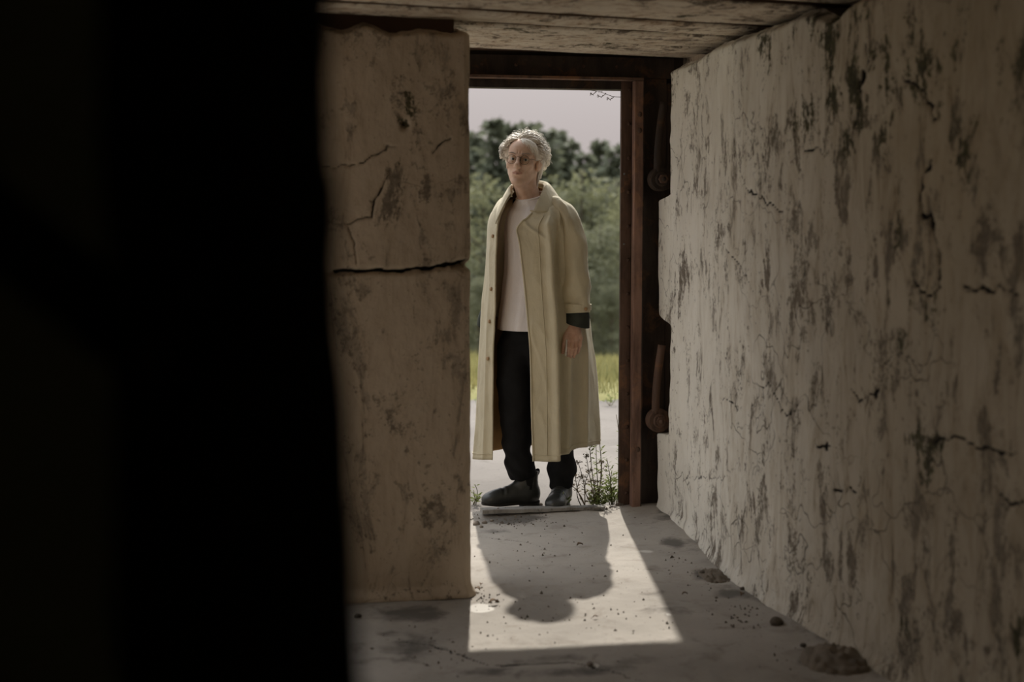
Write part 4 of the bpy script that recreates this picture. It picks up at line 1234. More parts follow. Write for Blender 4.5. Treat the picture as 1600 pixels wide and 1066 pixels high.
# ---------- the long coat
def coat():
    # controls run from the flap edge on the picture's left, round the back, to the flap edge on the right
    rows = [
        [(803, 299, -.030), (801, 296, .020), (806, 293, .065), (818, 291, .098), (833, 291, .098), (846, 293, .070), (851, 296, .020), (850, 299, -.020), (847, 303, -.045), (843, 308, -.058)],
        [(794, 311, -.045), (788, 308, .020), (794, 304, .095), (812, 301, .130), (838, 300, .120), (858, 303, .065), (867, 306, .005), (865, 311, -.050), (856, 317, -.082), (842, 322, -.092)],
        [(786, 326, -.060), (776, 322, .025), (779, 320, .120), (804, 316, .170), (844, 315, .150), (874, 317, .075), (886, 321, -.020), (881, 328, -.090), (862, 334, -.128), (826, 338, -.122)],
        [(778, 347, -.072), (766, 344, .030), (768, 342, .130), (800, 340, .195), (848, 340, .175), (884, 342, .085), (894, 345, -.025), (886, 350, -.110), (858, 354, -.158), (808, 356, -.142)],
        [(777, 380, -.085), (762, 380, .025), (764, 380, .130), (800, 380, .205), (850, 380, .190), (890, 380, .095), (899, 380, -.020), (887, 380, -.110), (858, 380, -.170), (812, 382, -.150)],
        [(774, 440, -.098), (758, 440, .020), (760, 440, .128), (799, 440, .215), (852, 440, .205), (897, 440, .110), (907, 440, -.010), (892, 440, -.100), (860, 440, -.178), (819, 440, -.160)],
        [(771, 500, -.105), (755.5, 500, .010), (756, 500, .122), (797, 500, .225), (857, 500, .222), (907, 500, .122), (920, 500, -.005), (899, 500, -.092), (864, 500, -.184), (825, 500, -.168)],
        [(770, 560, -.105), (751, 560, .000), (751, 560, .115), (794, 560, .232), (860, 560, .235), (913, 560, .135), (928, 560, .000), (902, 560, -.092), (867, 560, -.190), (829, 560, -.175)],
        [(769.5, 640, -.105), (747, 640, -.008), (747, 640, .110), (790, 640, .240), (861, 640, .245), (917, 640, .145), (932.5, 640, .005), (902, 640, -.096), (868, 640, -.195), (831, 640, -.180)],
        [(769, 719, -.105), (741, 718, -.015), (744, 712, .105), (787, 701, .240), (861, 694, .250), (920, 690, .150), (935.5, 695, .010), (901, 702, -.098), (868, 720, -.200), (833.5, 721, -.185)],
    ]
    NR, NC = 150, 200
    S = loft_rows(rows, NC, NR)
    n = grid_normals(S)
    cen = S[:, NC//2:NC//2+1].mean(); 
    # outward = away from the mean of each row
    mid = S.mean(1, keepdims=True); sg = np.sign(((S-mid)*n).sum(2).mean()); n = n*sg
    t = np.linspace(0, 1, NR)[:, None]; u = np.linspace(0, 1, NC)[None]
    z = S[..., 2]
    amp = sstep(.18, 1., t)
    rdg = lambda x: (1-np.abs(np.sin(x)))**1.6-.35                  # sharp ridges, soft valleys
    fold = .026*rdg(u*22+.75*t+.3*np.sin(t*5))*amp*sstep(.25, .36, u)*(1-sstep(.60, .68, u))      # back
    fold = fold + .024*rdg(u*37+.9+.5*np.sin(t*3.2))*amp*sstep(.56, .64, u)*(1-sstep(.82, .86, u))  # side panel under the arm
    fold = fold + .010*rdg(u*40+1.2*t)*amp*(1-sstep(.10, .24, u))
    # strong pleat where the front panel laps over the side
    fold = fold + (.034*np.exp(-((u-.886)/.014)**2) - .034*np.exp(-((u-.846)/.020)**2))*sstep(.22, .5, t)
    # slanting creases of the front panel
    wx, wz = u*7+0*t, t*9+0*u
    cr = noise(wx*2.6+wz*1.0, wz*.55-wx*1.0, 0, 13)
    fold = fold + .012*(1-np.abs(cr))**3*sstep(.88, .91, u)*sstep(.2, .32, t)*(1-.6*sstep(.6, .85, t))
    fold = fold + .010*fbm(wx*1.7+wz*.5, wz*.7, 2, 15, 3)*sstep(.08, .2, t)
    # gathers falling from the shoulder seam
    fold = fold + .013*rdg(u*52+.5)*np.exp(-((t-.28)/.12)**2)*sstep(.74, .78, u)*(1-sstep(.90, .94, u))
    S = S + n*fold[..., None]
    f = grid_faces(NR, NC)
    if sg < 0: f = f[:, ::-1]
    c = obj('coat', S.reshape(-1, 3), f, [M['coat'], M['lining']], person, True)
    m = c.modifiers.new('thickness', 'SOLIDIFY'); m.thickness = .004; m.offset = -1; m.material_offset = 1; m.use_rim = True; m.material_offset_rim = 0
    # facing strip and stitched edge along both front edges
    for edge, nm in ((NC-1, 'front_edge'), (0, 'front_edge')):
        k = slice(28, NR)
        P = S[k, edge]+n[k, edge]*.001
        obj(nm, *tube_vf(P, .0042, 6), M['coat'], c, True)
    seam = S[34:NR-2, NC-15]+n[34:NR-2, NC-15]*.0012
    obj('placket_seam', *tube_vf(seam, .0022, 5), M['coat'], c, True)
    hem = S[NR-3]+n[NR-3]*.0005
    obj('hem', *tube_vf(hem, .0028, 5), M['coat'], c, True)
    # buttons down the flap on the left of the picture, button on the right flap
    for i in (62, 86, 100, 116):
        p = S[i, 8]+n[i, 8]*.004; q = n[i, 8]
        obj('button', *tube_vf([p-q*.002, p+q*.003, p+q*.0045], [.0095, .0095, .007], 14), M['button'], c, True)
    # collar: stands at the neck and falls over the shoulders
    inner = catmull([L(*p) for p in [(800, 308, -.052), (799, 299, -.010), (803, 293, .045), (815, 288, .090), (833, 287, .092), (846, 288, .060), (850, 291, .015), (848, 298, -.030), (843, 309, -.066)]], 60)
    crest = catmull([L(*p) for p in [(797, 304, -.062), (796, 295, -.012), (800, 288.5, .052), (814, 283, .104), (834, 282, .106), (850, 284, .070), (855.5, 287, .016), (853, 294, -.040), (845, 305, -.080)]], 60)
    outer = catmull([L(*p) for p in [(776, 346, -.092), (779, 326, -.030), (786, 311, .080), (808, 301, .150), (840, 300, .145), (866, 304, .070), (873, 310, -.010), (866, 326, -.092), (833, 330, -.140)]], 60)
    tipn = catmull([L(*p) for p in [(775, 350, -.088), (776, 331, -.032), (783, 315, .082), (807, 304, .155), (841, 303, .150), (869, 307, .072), (876, 313, -.012), (868, 331, -.094), (828, 329, -.142)]], 60)
    G = catmull(np.array([inner, crest, .55*crest+.45*outer+np.array([0, 0, .006]), outer, tipn]).reshape(5, -1), 22).reshape(22, 60, 3)
    cf = grid_faces(22, 60)
    co = obj('collar', G.reshape(-1, 3), cf, [M['coat']], c, True)
    m = co.modifiers.new('thickness', 'SOLIDIFY'); m.thickness = .005; m.offset = 0
    # ---- sleeves
    def sleeve(path, rad, name, wr=.010, seed=1):
        N = 70; K = 40
        P = catmull([L(*p) for p in path], N); R = catmull(np.array(rad, float), N)
        tan = np.gradient(P, axis=0); tan /= np.linalg.norm(tan, axis=1)[:, None]
        a = np.linspace(0, 2*math.pi, K, endpoint=False); out = []
        for i in range(N):
            sx = np.array([1., 0, 0]); sx = sx-tan[i]*(sx@tan[i]); sx /= np.linalg.norm(sx); sy = np.cross(tan[i], sx)
            k = i/(N-1)
            w = wr*(fbm(np.cos(a)*1.6+seed, np.sin(a)*1.6, k*6.5, seed, 3) + .35*np.sin(k*26+2.2*np.sin(a+.5))*sstep(.45, .8, k))*sstep(.05, .2, k)*(1-.7*sstep(.93, 1., k))
            out.append(P[i]+np.outer(np.cos(a)*(R[i, 0]+w), sx)+np.outer(np.sin(a)*(R[i, 1]+w), sy))
        V = np.array(out)
        s = obj(name, V.reshape(-1, 3), grid_faces(N, K, True), [M['coat'], M['cuff']], c, True)
        mm = s.modifiers.new('thickness', 'SOLIDIFY'); mm.thickness = .004; mm.offset = -1; mm.material_offset = 1
        return V, P, tan
    V, P, tan = sleeve([(858, 322, -.028), (874, 327, -.052), (888, 345, -.072), (894, 375, -.082), (896.5, 405, -.090), (898.5, 440, -.098), (901, 468, -.106), (902, 489, -.110)],
                       [(.026, .048), (.045, .062), (.055, .066), (.064, .066), (.068, .066), (.069, .064), (.064, .060), (.060, .056)], 'sleeve', .016, 4)
    sleeve([(806, 322, .085), (793, 330, .100), (784, 345, .112), (778, 380, .135), (776, 420, .150), (773, 455, .135), (768, 485, .118), (766.5, 494, .115)],
           [(.03, .05), (.045, .06), (.050, .062), (.050, .06), (.050, .058), (.046, .052), (.040, .046), (.038, .042)], 'sleeve', .006, 9)
    # sleeve strap with button, and the turned dark cuff
    def ringtube(path, rad, name, mat, thick=.004, wob=.0):
        N = 14; K = 40; Pp = catmull([L(*p) for p in path], N); R = catmull(np.array(rad, float), N)
        a = np.linspace(0, 2*math.pi, K, endpoint=False); out = []
        for i in range(N):
            w = wob*np.sin(a*3+1)*i/(N-1)
            q = np.stack([np.cos(a)*(R[i, 0]+w), np.sin(a)*(R[i, 1]+w), 0*a], 1)+Pp[i]
            q[:, 2] += (-.014*np.cos(a)+.006*np.sin(a))*(1 if wob else .3)
            out.append(q)
        o = obj(name, np.array(out).reshape(-1, 3), grid_faces(N, K, True), mat, c, True)
        mm = o.modifiers.new('thickness', 'SOLIDIFY'); mm.thickness = thick; mm.offset = -1
        return np.array(out)
    ringtube([(902, 474, -.107), (902.3, 483, -.109)], [(.0640, .0600), (.0625, .0585)], 'sleeve_strap', M['coat'])
    ringtube([(902, 484, -.110), (902, 492, -.111), (901.5, 508, -.113)], [(.052, .050), (.0545, .052), (.053, .051)], 'cuff', M['cuff'], .004, .003)
    p = L(915.5, 483, -.168); obj('button', *tube_vf([p+(0, .006, 0), p, p+(0, -.002, 0)], [.0085, .0085, .006], 12), M['button'], c, True)
    ringtube([(763, 488, .112), (757, 501, .106), (755, 512, .104)], [(.032, .036), (.029, .034), (.028, .034)], 'cuff', M['cuff'], .004, .003)
coat()

# ---------- a cigarette between thumb and forefinger
cg = L(884.8, 544, -.150)
cig = empty('cigarette', ROOT + RT*cg[0] + HD*cg[1] + np.array([0, 0, cg[2]]), -YAW)
tag(cig, 'white cigarette held between thumb and fingers of the hanging hand', 'cigarette')
obj('paper_tube', *tube_vf([(.002, .006, .040), (.0, 0, .0), (-.0012, -.002, -.020)], .0042, 10), M['paper'], cig, True)
obj('filter', *tube_vf([(-.0012, -.002, -.020), (-.003, -.004, -.038)], .0043, 10), M['paper'], cig, True)
# ================================================================== forest, meadow and weeds
M['needle'] = mat_leaf('conifer_needles', (.092, .108, .080), (.165, .178, .120), .30, .5)
M['leafmid'] = mat_leaf('broad_leaves', (.090, .105, .076), (.205, .21, .135), .35, .6)
M['leafpale'] = mat_leaf('pale_leaves', (.145, .160, .095), (.25, .25, .14), .35, .4)
M['bark'] = mat_flat('bark', (.075, .06, .045), .95, 0, .3, 8)
M['grass'] = mat_leaf('grass', (.165, .180, .088), (.34, .31, .135), .35, .25)
M['weed'] = mat_leaf('weed_leaves', (.16, .21, .07), (.27, .31, .12), .4, 6.)
M['weeddry'] = mat_leaf('dry_weed', (.13, .10, .065), (.20, .16, .10), .3, 10.)
M['stem'] = mat_flat('weed_stem', (.15, .13, .075), .9, 0, .2, 40)

def quads(c, d, w, ln, up):
    """leaf quads: centres c, directions d, half width w, length ln, side vector up"""
    sd = np.cross(d, up); sd /= np.linalg.norm(sd, axis=1)[:, None]+1e-9
    w = np.asarray(w)[:, None]; ln = np.asarray(ln)[:, None]
    v = np.stack([c, c+d*ln*.45+sd*w, c+d*ln, c+d*ln*.45-sd*w], 1).reshape(-1, 3)
    f = np.arange(len(c)*4).reshape(-1, 4)
    return v, f
def unit(v): return v/(np.linalg.norm(v, axis=-1)[..., None]+1e-9)
def conifer_mesh(seed, slim):
    r = np.random.default_rng(seed)
    cs, ds, ws, ls, ts = [], [], [], [], []
    n = 46
    for i in range(n):
        h = .05+.93*(i/(n-1))**.95 + r.uniform(-.008, .008)
        R = slim*(1-h)**.85*(.85+.3*r.random())+.012
        for b in range(int(8+5*(1-h))):
            a = r.uniform(0, 6.28); Rb = R*r.uniform(.55, 1.12)
            m = max(3, int(Rb*70))
            t = np.linspace(.12, 1, m)
            droop = -.32*Rb*t**1.6 + .10*Rb*t
            p = np.stack([np.cos(a)*Rb*t, np.sin(a)*Rb*t, h+droop], 1) + r.normal(0, .005, (m, 3))
            d = unit(np.stack([np.cos(a)+r.normal(0, .55, m), np.sin(a)+r.normal(0, .55, m), r.normal(-.35, .35, m)], 1))
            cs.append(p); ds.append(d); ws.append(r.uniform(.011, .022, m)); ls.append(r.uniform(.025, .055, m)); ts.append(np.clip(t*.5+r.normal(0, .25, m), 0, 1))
    c, d, w, l, t = map(np.concatenate, (cs, ds, ws, ls, ts))
    v, f = quads(c, d, w, l, unit(r.normal(0, 1, c.shape)+np.array([0, 0, 1.])))
    return make_mesh('foliage', v, f, M['needle'], False, None, {'tint': np.repeat(np.repeat(t[:, None], 4, 0), 3, 1)})
def broad_mesh(seed, mat):
    r = np.random.default_rng(seed)
    cs, ds, ws, ls, ts = [], [], [], [], []
    for i in range(64):
        z = r.uniform(.10, .93); R = .30*math.sin(math.pi*min(1, (z*.92+.10)))**.7*math.sqrt(r.random())*1.1
        a = r.uniform(0, 6.28); cc = np.array([R*math.cos(a), R*math.sin(a), z]); rr = r.uniform(.05, .10)
        m = 62
        q = unit(r.normal(0, 1, (m, 3)))*rr*np.cbrt(r.random((m, 1)))*[1.15, 1.15, .8]
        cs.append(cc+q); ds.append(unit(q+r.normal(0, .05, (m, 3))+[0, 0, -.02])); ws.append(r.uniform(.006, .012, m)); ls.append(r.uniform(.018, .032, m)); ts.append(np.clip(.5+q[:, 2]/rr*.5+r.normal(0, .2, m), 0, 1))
    c, d, w, l, t = map(np.concatenate, (cs, ds, ws, ls, ts))
    v, f = quads(c, d, w, l, unit(r.normal(0, 1, c.shape)))
    return make_mesh('foliage', v, f, mat, False, None, {'tint': np.repeat(np.repeat(t[:, None], 4, 0), 3, 1)})
def trunk_mesh(seed, branches):
    r = np.random.default_rng(seed); mb = MB()
    z = np.linspace(0, .97, 12); p = np.stack([.006*np.sin(z*7+seed), .006*np.cos(z*5), z], 1)
    mb.tube(p, .022*(1-z)+.003, 7)
    for i in range(branches):
        h = r.uniform(.2, .8); a = r.uniform(0, 6.28); ln = r.uniform(.08, .2)
        mb.tube([(0, 0, h), (math.cos(a)*ln*.5, math.sin(a)*ln*.5, h+ln*.35), (math.cos(a)*ln, math.sin(a)*ln, h+ln*.55)], [.008, .005, .002], 5)
    return make_mesh('trunk', np.array(mb.v), mb.f, M['bark'], True)
CON = [conifer_mesh(q, w) for q, w in ((1, .19), (2, .23), (3, .16))]
BRO = [broad_mesh(5, M['leafmid']), broad_mesh(6, M['leafpale']), broad_mesh(8, M['leafmid'])]
TRK = [trunk_mesh(1, 0), trunk_mesh(2, 9)]
def tree(px, topy, dist, kind, label):
    hd = unit(np.array([ray(px, 345)[0], ray(px, 345)[1]])[None])[0]
    t = dist/float(np.array([ray(px, 345)[0], ray(px, 345)[1], 0]) @ HD)
    p = EYE + ray(px, 345)*t
    zb = float(ground_z(np.array(p[0]), np.array(p[1])))-.1
    top = EYE[2] + dist*(345-topy)/F
    h = top-zb
    con = kind[0] == 'c'; k = int(kind[1])
    r = empty('conifer_tree' if con else 'broadleaf_tree', (p[0], p[1], zb), random.uniform(0, 6.28))
    tag(r, label, 'tree', 'trees of the forest edge')
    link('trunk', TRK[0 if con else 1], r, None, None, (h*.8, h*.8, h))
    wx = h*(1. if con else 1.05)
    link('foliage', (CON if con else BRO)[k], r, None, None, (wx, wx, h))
# along the forest edge seen through the doorway, by where their tops stand
for a in [
    (772, 183, 80, 'c0', 'tall dark conifer rising left of the person\'s hair'),
    (745, 203, 88, 'c1', 'conifer at the left door edge with sky showing beside its tip'),
    (800, 193, 86, 'c2', 'slim conifer whose tip stands just above the white hair'),
    (825, 189, 79, 'c1', 'broad conifer directly behind the person\'s head'),
    (851, 199, 76, 'c0', 'dark conifer whose tip shows right of the white hair'),
    (869, 203, 83, 'c2', 'narrow conifer tip second right of the white hair'),
    (890, 216, 78, 'c1', 'conifer on the falling skyline above the coat\'s shoulder'),
    (913, 238, 74, 'c0', 'lowest conifer of the skyline beside the gap of sky'),
    (938, 219, 86, 'c2', 'thin conifer just right of the gap of sky'),
    (963, 224, 80, 'c1', 'broad conifer against the right door jamb'),
    (757, 262, 66, 'b1', 'pale leafy tree low behind the left coat edge'),
    (788, 345, 62, 'b0', 'green leafy tree mostly hidden behind the person'),
    (842, 285, 69, 'b2', 'leafy tree hidden behind the coat\'s chest'),
    (884, 290, 67, 'b0', 'leafy tree showing above the sleeve\'s shoulder'),
    (908, 255, 66, 'b1', 'pale leafy tree right of the sleeve'),
    (938, 345, 60, 'b0', 'leafy tree between sleeve and door jamb'),
    (964, 275, 68, 'b2', 'leafy tree beside the rusted door jamb'),
    (925, 420, 58, 'b2', 'low dark bushy tree above the meadow right of the cuff'),
    (957, 440, 57, 'b0', 'low bushy tree standing at the meadow\'s right end'),
    (748, 430, 57, 'b2', 'low dark bushy tree at the meadow\'s left end'),
]: tree(*a)
# further along the edge, out of the doorway's view
for i, px in enumerate([-520, -300, -120, 40, 180, 310, 430, 520, 610, 690, 1012, 1085, 1180]):
    tree(px, 205+35*math.sin(i*2.1), 82+6*math.sin(i*1.3), 'c%d' % (i % 3), 'conifer of the forest edge, out of sight beyond the door jambs')
for i, px in enumerate([-400, -200, -20, 120, 250, 370, 480, 570, 650, 712, 1003, 1050, 1130]):
    tree(px, 330+40*math.sin(i*1.7), 66+4*math.sin(i*2.3), 'b%d' % (i % 3), 'leafy tree of the forest edge, out of sight beyond the door jambs')

# ---------- meadow
def meadow():
    r = np.random.default_rng(21)
    n1, n2 = 26000, 30000
    d = np.concatenate([r.uniform(11.0, 17, n1), 17+33*r.random(n2)**1.3])
    lat = np.concatenate([r.uniform(-5, 5, n1), r.uniform(-9, 9, n2)])
    x = HD[0]*d + RT[0]*lat + (850-800)/F*d*RT[0]; y = HD[1]*d + RT[1]*lat + (850-800)/F*d*RT[1]
    edge = 11.0 + .35*fbm(x*.8, y*.8, 0, 91, 4)
    k = d > edge+.05; x, y, d, lat = x[k], y[k], d[k], lat[k]; n = len(x)
    z = ground_z(x, y) + .05*(1-sstep(11.5, 13, d)) - .01
    h = r.uniform(.10, .34, n)*(.7+.5*fbm(x*.7, y*.7, 0, 22, 2))*(1+.02*(d-11))*np.where(d < 12, .6, 1)
    w = r.uniform(.003, .007, n)*(1+.05*(d-11))
    a = r.uniform(0, 6.28, n); ln = r.uniform(.05, .4, n)*h; b = r.uniform(0, 6.28, n)
    base = np.stack([x, y, z], 1); sd = np.stack([np.cos(a)*w, np.sin(a)*w, 0*w], 1)
    mid = base+np.stack([np.cos(b)*ln*.35, np.sin(b)*ln*.35, h*.6], 1); tip = base+np.stack([np.cos(b)*ln, np.sin(b)*ln, h], 1)
    v = np.stack([base-sd, base+sd, mid+sd*.8, tip, mid-sd*.8], 1).reshape(-1, 3)
    i = np.arange(n)*5
    f = [tuple(q) for q in np.stack([i, i+1, i+2, i+3, i+4], 1)]
    f = np.stack([i, i+1, i+2, i+3, i+4], 1)
    t = np.clip(r.normal(.35, .25, n)+.5*fbm(x*.5, y*.5, 0, 24, 2)-.03*lat*0, 0, 1)
    o = obj('meadow_grass', v, f, M['grass'], None, False, None, {'tint': np.repeat(np.repeat(t[:, None], 5, 0), 3, 1)})
    tag(o, 'sunlit yellow-green meadow grass between the concrete apron and the forest', 'grass', None, 'stuff')
meadow()

# ---------- weeds at the threshold
def weed(base_px, tops, label, leaf='weed', leaves=30, size=.012, heads=None, name='weed', group=None, spread=.3, v0=0., up=None):
    """tops: picture positions of the stem tips; every stem a part, its leaves a sub-part"""
    g0 = onz(*base_px, -.012) + HD*v0
    r = empty(name, g0); tag(r, label, 'weed', group)
    rn = np.random.default_rng(int(base_px[0]*7+base_px[1]))
    dpt = float(g0 @ HD)
    for (tx, ty) in tops:
        dd = ray(tx, ty); tp = EYE + dd*((dpt+rn.uniform(-.04, .04))/(dd @ HD)) - g0
        q = np.linspace(0, 1, 9)[:, None]
        bend = np.array([rn.normal(0, .012), rn.normal(0, .012), 0])
        st = rn.normal(0, .012, 3)*[1, 1, 0]
        p = st*(1-q) + tp*q + bend*np.sin(q*math.pi)
        s = obj('stem', *tube_vf(p, np.linspace(.0030, .0014, 9), 5), M['stem' if leaf == 'weed' else 'weeddry'], r, True)
        m = leaves
        k = rn.uniform(.12, 1., m); c = np.stack([np.interp(k, q[:, 0], p[:, j]) for j in range(3)], 1)
        a = rn.uniform(0, 6.28, m); d = unit(np.stack([np.cos(a), np.sin(a), rn.uniform(.1, .9, m)], 1))
        ln = 1.5*size*rn.uniform(1., 2.2, m)*(1.25-.6*k)
        c2 = c + d*rn.uniform(0, spread, m)[:, None]*.03
        v, f = quads(c2, d, ln*.14, ln, unit(rn.normal(0, 1, (m, 3))+[0, 0, .5]))
        lf = obj('leaves', v, f, M[leaf], s, False, None, {'tint': np.repeat(rn.random((m, 1)), 4, 0).repeat(3, 1)})
        lf['kind'] = 'stuff'
        if heads:
            n = 26; e = rn.normal(0, 1, (n, 3))*[heads, heads, heads*.25]; c3 = tp + e; hd_ = unit(rn.normal(0, 1, (n, 3)))
            v, f = quads(c3, hd_, np.full(n, .0034), np.full(n, .010), unit(rn.normal(0, 1, (n, 3))))
            rays_ = MB()
            for j in range(7): rays_.tube([tp-np.array([0, 0, .014]), tp+e[j]], .0006, 3, False)
            hb = obj('seed_head', np.vstack([v, np.array(rays_.v)]), [tuple(x) for x in f]+[tuple(i+len(v) for i in x) for x in rays_.f], M['weeddry'], s, False)
            hb['kind'] = 'stuff'
    return r
weed((936, 789), [(924, 634), (931, 690), (920, 668)], 'tallest weed by the door jamb, thin stem overlapping the coat', 'weed', 44, .012, None, 'weed', None, .5)
weed((915, 791), [(903, 722), (899, 742), (908, 745), (893, 758)], 'dry weed with flat dark seed heads beside the right boot', 'weeddry', 10, .008, .011)
weed((928, 792), [(916, 712), (922, 735), (930, 752), (940, 722)], 'brown weed with drooping seed clusters in front of the coat hem', 'weeddry', 34, .010, .009)
weed((955, 791), [(948, 716), (956, 735), (962, 748), (951, 752), (944, 760), (966, 768)], 'bushy pale green weed at the foot of the rusted jamb', 'weed', 60, .012, None, 'weed', None, .8)
weed((936, 793), [(928, 768), (934, 762), (941, 770), (924, 778), (945, 776)], 'low dense green weed at the threshold beside the jamb', 'weed', 46, .012, None, 'weed', None, .8)
weed((966, 790), [(963, 648), (968, 700)], 'thin tall weed against the dark inner strip of the jamb', 'weed', 26, .009, None)
weed((873, 797), [(866, 774), (873, 766), (879, 770), (869, 783), (884, 781)], 'small leafy weed in front of the boot that faces the camera', 'weed', 12, .018, None, 'weed', None, .2)
weed((741, 789), [(742, 757), (739, 768), (745, 774)], 'small green weed at the left edge of the doorway', 'weed', 20, .012, None)
weed((953, 634), [(951, 616), (957, 612), (948, 622)], 'small sprouting weed at the far edge of the concrete', 'weed', 16, .014, None, 'weed', None, .4)
weed((748, 640), [(746, 618), (752, 622)], 'tuft of weed at the far concrete edge left of the coat', 'weed', 16, .014, None, 'weed', None, .4)
# twig hanging at the lintel
tw = empty('hanging_twig', EYE + ray(972, 152)*6.62); tag(tw, 'thin dark twig with tiny buds reaching in under the door head', 'twig')
_o = EYE + ray(972, 152)*6.62
for path in ([(974, 152), (958, 151), (942, 145), (930, 142), (918, 141)], [(946, 147), (940, 151), (933, 150)], [(960, 151), (954, 155), (948, 154)], [(932, 143), (927, 147), (922, 147)]):
    p = catmull([EYE + ray(*q)*(6.62+.02*i) - _o for i, q in enumerate(path)], 12)
    b = obj('branch', *tube_vf(p, np.linspace(.0016, .0007, 12), 5), M['weeddry'], tw, True)
    n = 9; rn = np.random.default_rng(len(path)*3)
    c = p[rn.integers(5, 12, n)]; v, f = quads(c, unit(rn.normal(0, 1, (n, 3))), np.full(n, .0022), np.full(n, .010), unit(rn.normal(0, 1, (n, 3))))
    obj('buds', v, f, M['weeddry'], b, False)['kind'] = 'stuff'
# ================================================================== small things on the ground
M['stone'] = mat_concrete('stone', (.34, .30, .26), (.20, .17, .14), None, 6.)
M['stoned'] = mat_concrete('dark_stone', (.17, .145, .12), (.10, .085, .07), None, 6.)
M['wood'] = mat_plaster('weathered_wood', (.34, .335, .32), (.20, .19, .175), .5, .0)
M['soil'] = mat_concrete('soil', (.24, .205, .165), (.13, .108, .085), None, 5.)
M['dryleaf'] = mat_flat('dry_leaf', (.13, .085, .05), .9, 0, .3, 40)
def stone_mesh(seed, mat):
    bm = bmesh.new(); bmesh.ops.create_icosphere(bm, subdivisions=2, radius=1.)
    v = np.array([q.co for q in bm.verts]); f = [[q.index for q in x.verts] for x in bm.faces]; bm.free()
    v = v*(1+.28*fbm(v[:, 0]*1.3+seed*7, v[:, 1]*1.3, v[:, 2]*1.3, seed, 2))[:, None]
    v[:, 2] *= .72; v[:, 2] = np.maximum(v[:, 2], -.42)
    return make_mesh('stone', v, f, mat, False)
ST = [stone_mesh(q, M['stone']) for q in range(4)]+[stone_mesh(q+9, M['stoned']) for q in range(4)]
def floor_z(x, y):
    if y > 6.56: return -.012
    return float(.006*fbm(np.array(x*2), np.array(y*2), 0, 51, 4) + .03*sstep(1.70, 1.95, x)*(.6+.5*fbm(np.array(x*4), np.array(y*4), 0, 53, 3)) + .012*sstep(6.35, 6.5, y))
def stone(px, py, rpx, k, label, name='stone', group=None, cat='stone'):
    p = onz(px, py); r = rpx*float((p-EYE) @ FW)/F
    o = link(name, ST[k], None, (p[0], p[1], floor_z(p[0], p[1])+r*.34), (0, 0, px*.37), (r, r*.9, r))
    tag(o, label, cat, group); return o
stone(843, 787, 5.5, 0, 'small brown stone lying between the two boots')
stone(1213, 979, 11, 4, 'fist-sized dark stone at the foot of the right wall')
stone(1098, 898, 6, 5, 'dark stone in the debris where the sunlight nears the right wall')
stone(744, 820, 6, 1, 'pale stone tight against the pier beside the plank')
stone(757, 818, 4.5, 2, 'rounded pebble just right of the pale threshold stone')
stone(752, 824, 3.5, 3, 'reddish pebble in front of the plank\'s left end')
stone(768, 815, 3.2, 0, 'tiny pebble under the plank\'s left end')
stone(966, 796, 5, 6, 'brown stone at the foot of the red jamb flange')
stone(1128, 905, 5, 6, 'stone among dirt clods along the right wall')
stone(1160, 925, 4.5, 7, 'small clod further along the right wall from the sunlit floor')
stone(1286, 1030, 8, 4, 'dark clod on the earth heap by the right wall')
stone(1255, 1012, 5, 5, 'small dark clod beside the earth heap')
stone(922, 1040, 6, 2, 'pale pebble on the dark floor in front of the sun patch')
stone(560, 965, 6, 7, 'dark stone on the floor at the blurred post\'s edge')
def heap(px, py, wpx, dpx, h, label):
    p = onz(px, py); s = float((p-EYE) @ FW)/F
    n = 30; u = np.linspace(-1, 1, n); X, Y = np.meshgrid(u, u); R = np.hypot(X, Y)
    Z = h*np.clip(1-R**1.6, 0, 1)*(1+.5*fbm(X*3, Y*3, 0, int(px), 3)) + .012*fbm(X*9, Y*9, 0, int(px)+3, 2)*(R < .95) - .012*(R >= .93)
    v = np.stack([X*wpx*s, Y*dpx, Z], -1).reshape(-1, 3)
    o = obj('dirt_heap', v, grid_faces(n, n), M['soil'], None, True); o.location = (p[0], p[1], floor_z(p[0], p[1])); tag(o, label, 'dirt')
heap(1310, 1036, 60, .16, .035, 'low heap of dark earth against the right wall near the camera')
heap(1118, 902, 26, .12, .012, 'thin drift of crumbled plaster and earth at mid-length of the right wall')
heap(1062, 803, 34, .06, .010, 'dark litter of earth beside the foot of the door frame')
def leaf(px, py, lpx, ang, label):
    p = onz(px, py); s = float((p-EYE) @ FW)/F; l = lpx*s
    u = np.linspace(0, 1, 8); w = .28*np.sin(u*math.pi)**.8
    v = []
    for k in range(8):
        z = .25*math.sin(u[k]*math.pi)*l+.004
        for q in (-1, 0, 1): v.append(((u[k]-.5)*l, q*w[k]*l, z+abs(q)*.16*l))
    o = obj('dry_leaf', v, grid_faces(8, 3), M['dryleaf'], None, True)
    o.location = (p[0], p[1], floor_z(p[0], p[1])+.002); o.rotation_euler = (0, 0, ang); tag(o, label, 'leaf')
    o.modifiers.new('thickness', 'SOLIDIFY').thickness = .001
leaf(906, 854, 12, .4, 'curled dry leaf inside the person\'s shadow on the floor')
leaf(746, 925, 13, 2.1, 'brown curled leaf at the pier\'s foot, in the sun')
leaf(771, 945, 16, .2, 'dark curled leaf on the pale splash of the sunlit floor')
leaf(752, 917, 9, 1.2, 'smaller curled leaf behind the one at the pier\'s foot')
leaf(1070, 932, 10, .1, 'dry leaf on the shaded floor right of the sun patch')
leaf(930, 967, 8, .0, 'small dry leaf in the sun patch right of the head shadow')
leaf(1075, 806, 16, .5, 'dark dry leaf on the litter beside the door frame')
leaf(1160, 936, 14, .9, 'dry leaf along the right wall, in shade')
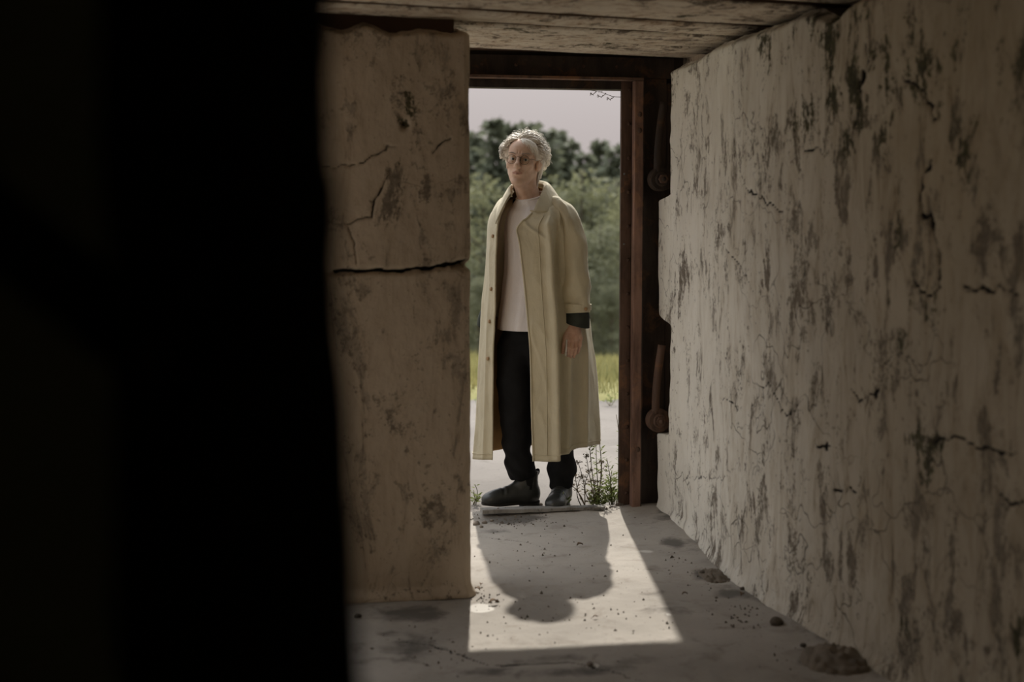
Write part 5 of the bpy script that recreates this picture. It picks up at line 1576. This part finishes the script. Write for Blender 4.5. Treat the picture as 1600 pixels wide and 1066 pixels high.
# plank at the threshold
def plank():
    a, b = onz(752, 809), onz(942, 800)
    c = (a+b)/2; ln = float(np.linalg.norm(b-a)); an = math.atan2(b[1]-a[1], b[0]-a[0])
    r = empty('plank', (c[0], c[1], 0.), an); tag(r, 'grey weathered plank lying across the threshold in front of the boots', 'plank')
    n = 40; m = 8
    prof = [(-.030, .0), (-.030, .018), (-.026, .022), (0, .023), (.024, .022), (.028, .018), (.028, 0)]
    xs = np.linspace(-ln/2, ln/2, n); v = []
    for i, x in enumerate(xs):
        for (y, z) in prof:
            ed = .004*noise(x*30, y*40, z*40, 5)
            v.append((x, y+ed, z*(1-.40*(i/n))+.022-.006*i/n+.002*noise(x*14, y*60, 0, 6)))
    f = grid_faces(n, 7); k = len(prof)
    faces = [tuple(q) for q in f[:, ::-1]]+[tuple(range(k)), tuple((n-1)*k+q for q in reversed(range(k)))]
    obj('board', v, faces, M['wood'], r, False)
    obj('nail', *tube_vf([(-.22, -.02, .040), (-.22, -.02, .047)], .004, 8), M['rust_mid'], r)
plank()
# crumbs of plaster and grit, too many and too small to count
def crumbs():
    r = np.random.default_rng(5); V = []; Fc = []
    base = np.array([(1, 0, -.4), (-.5, .87, -.4), (-.5, -.87, -.4), (0, 0, .8)])
    pts = []
    for (px, py, sx, sy, n) in [(850, 880, 110, 60, 80), (1080, 860, 50, 50, 120), (1180, 950, 70, 30, 150), (900, 960, 140, 40, 70), (800, 815, 60, 8, 120), (755, 935, 20, 14, 40), (1300, 1030, 80, 20, 120), (700, 1010, 90, 40, 60), (1050, 803, 40, 6, 90), (950, 797, 30, 3, 60)]:
        for q in range(n): pts.append((px+r.normal(0, sx*.6), py+r.normal(0, sy*.6)))
    for (px, py) in pts:
        p = onz(px, py)
        if p[0] > 1.80 or (p[0] < PX+.02 and p[1] > PY-.02) or p[1] > 6.6: continue
        s = r.uniform(.0015, .0055)*(1 if r.random() < .88 else 2.0)
        a = r.uniform(0, 6.28); R = np.array([[math.cos(a), -math.sin(a), 0], [math.sin(a), math.cos(a), 0], [0, 0, 1]])
        b = len(V); V.extend((base*(1+.3*r.normal(0, 1, (4, 3)))*s) @ R.T + [p[0], p[1], floor_z(p[0], p[1])+s*.3])
        Fc += [(b, b+1, b+3), (b+1, b+2, b+3), (b+2, b, b+3), (b+2, b+1, b)]
    o = obj('floor_grit', np.array(V), Fc, M['stoned'], None, False)
    tag(o, 'scattered grit and plaster crumbs over the concrete floor', 'grit', None, 'stuff')
crumbs()
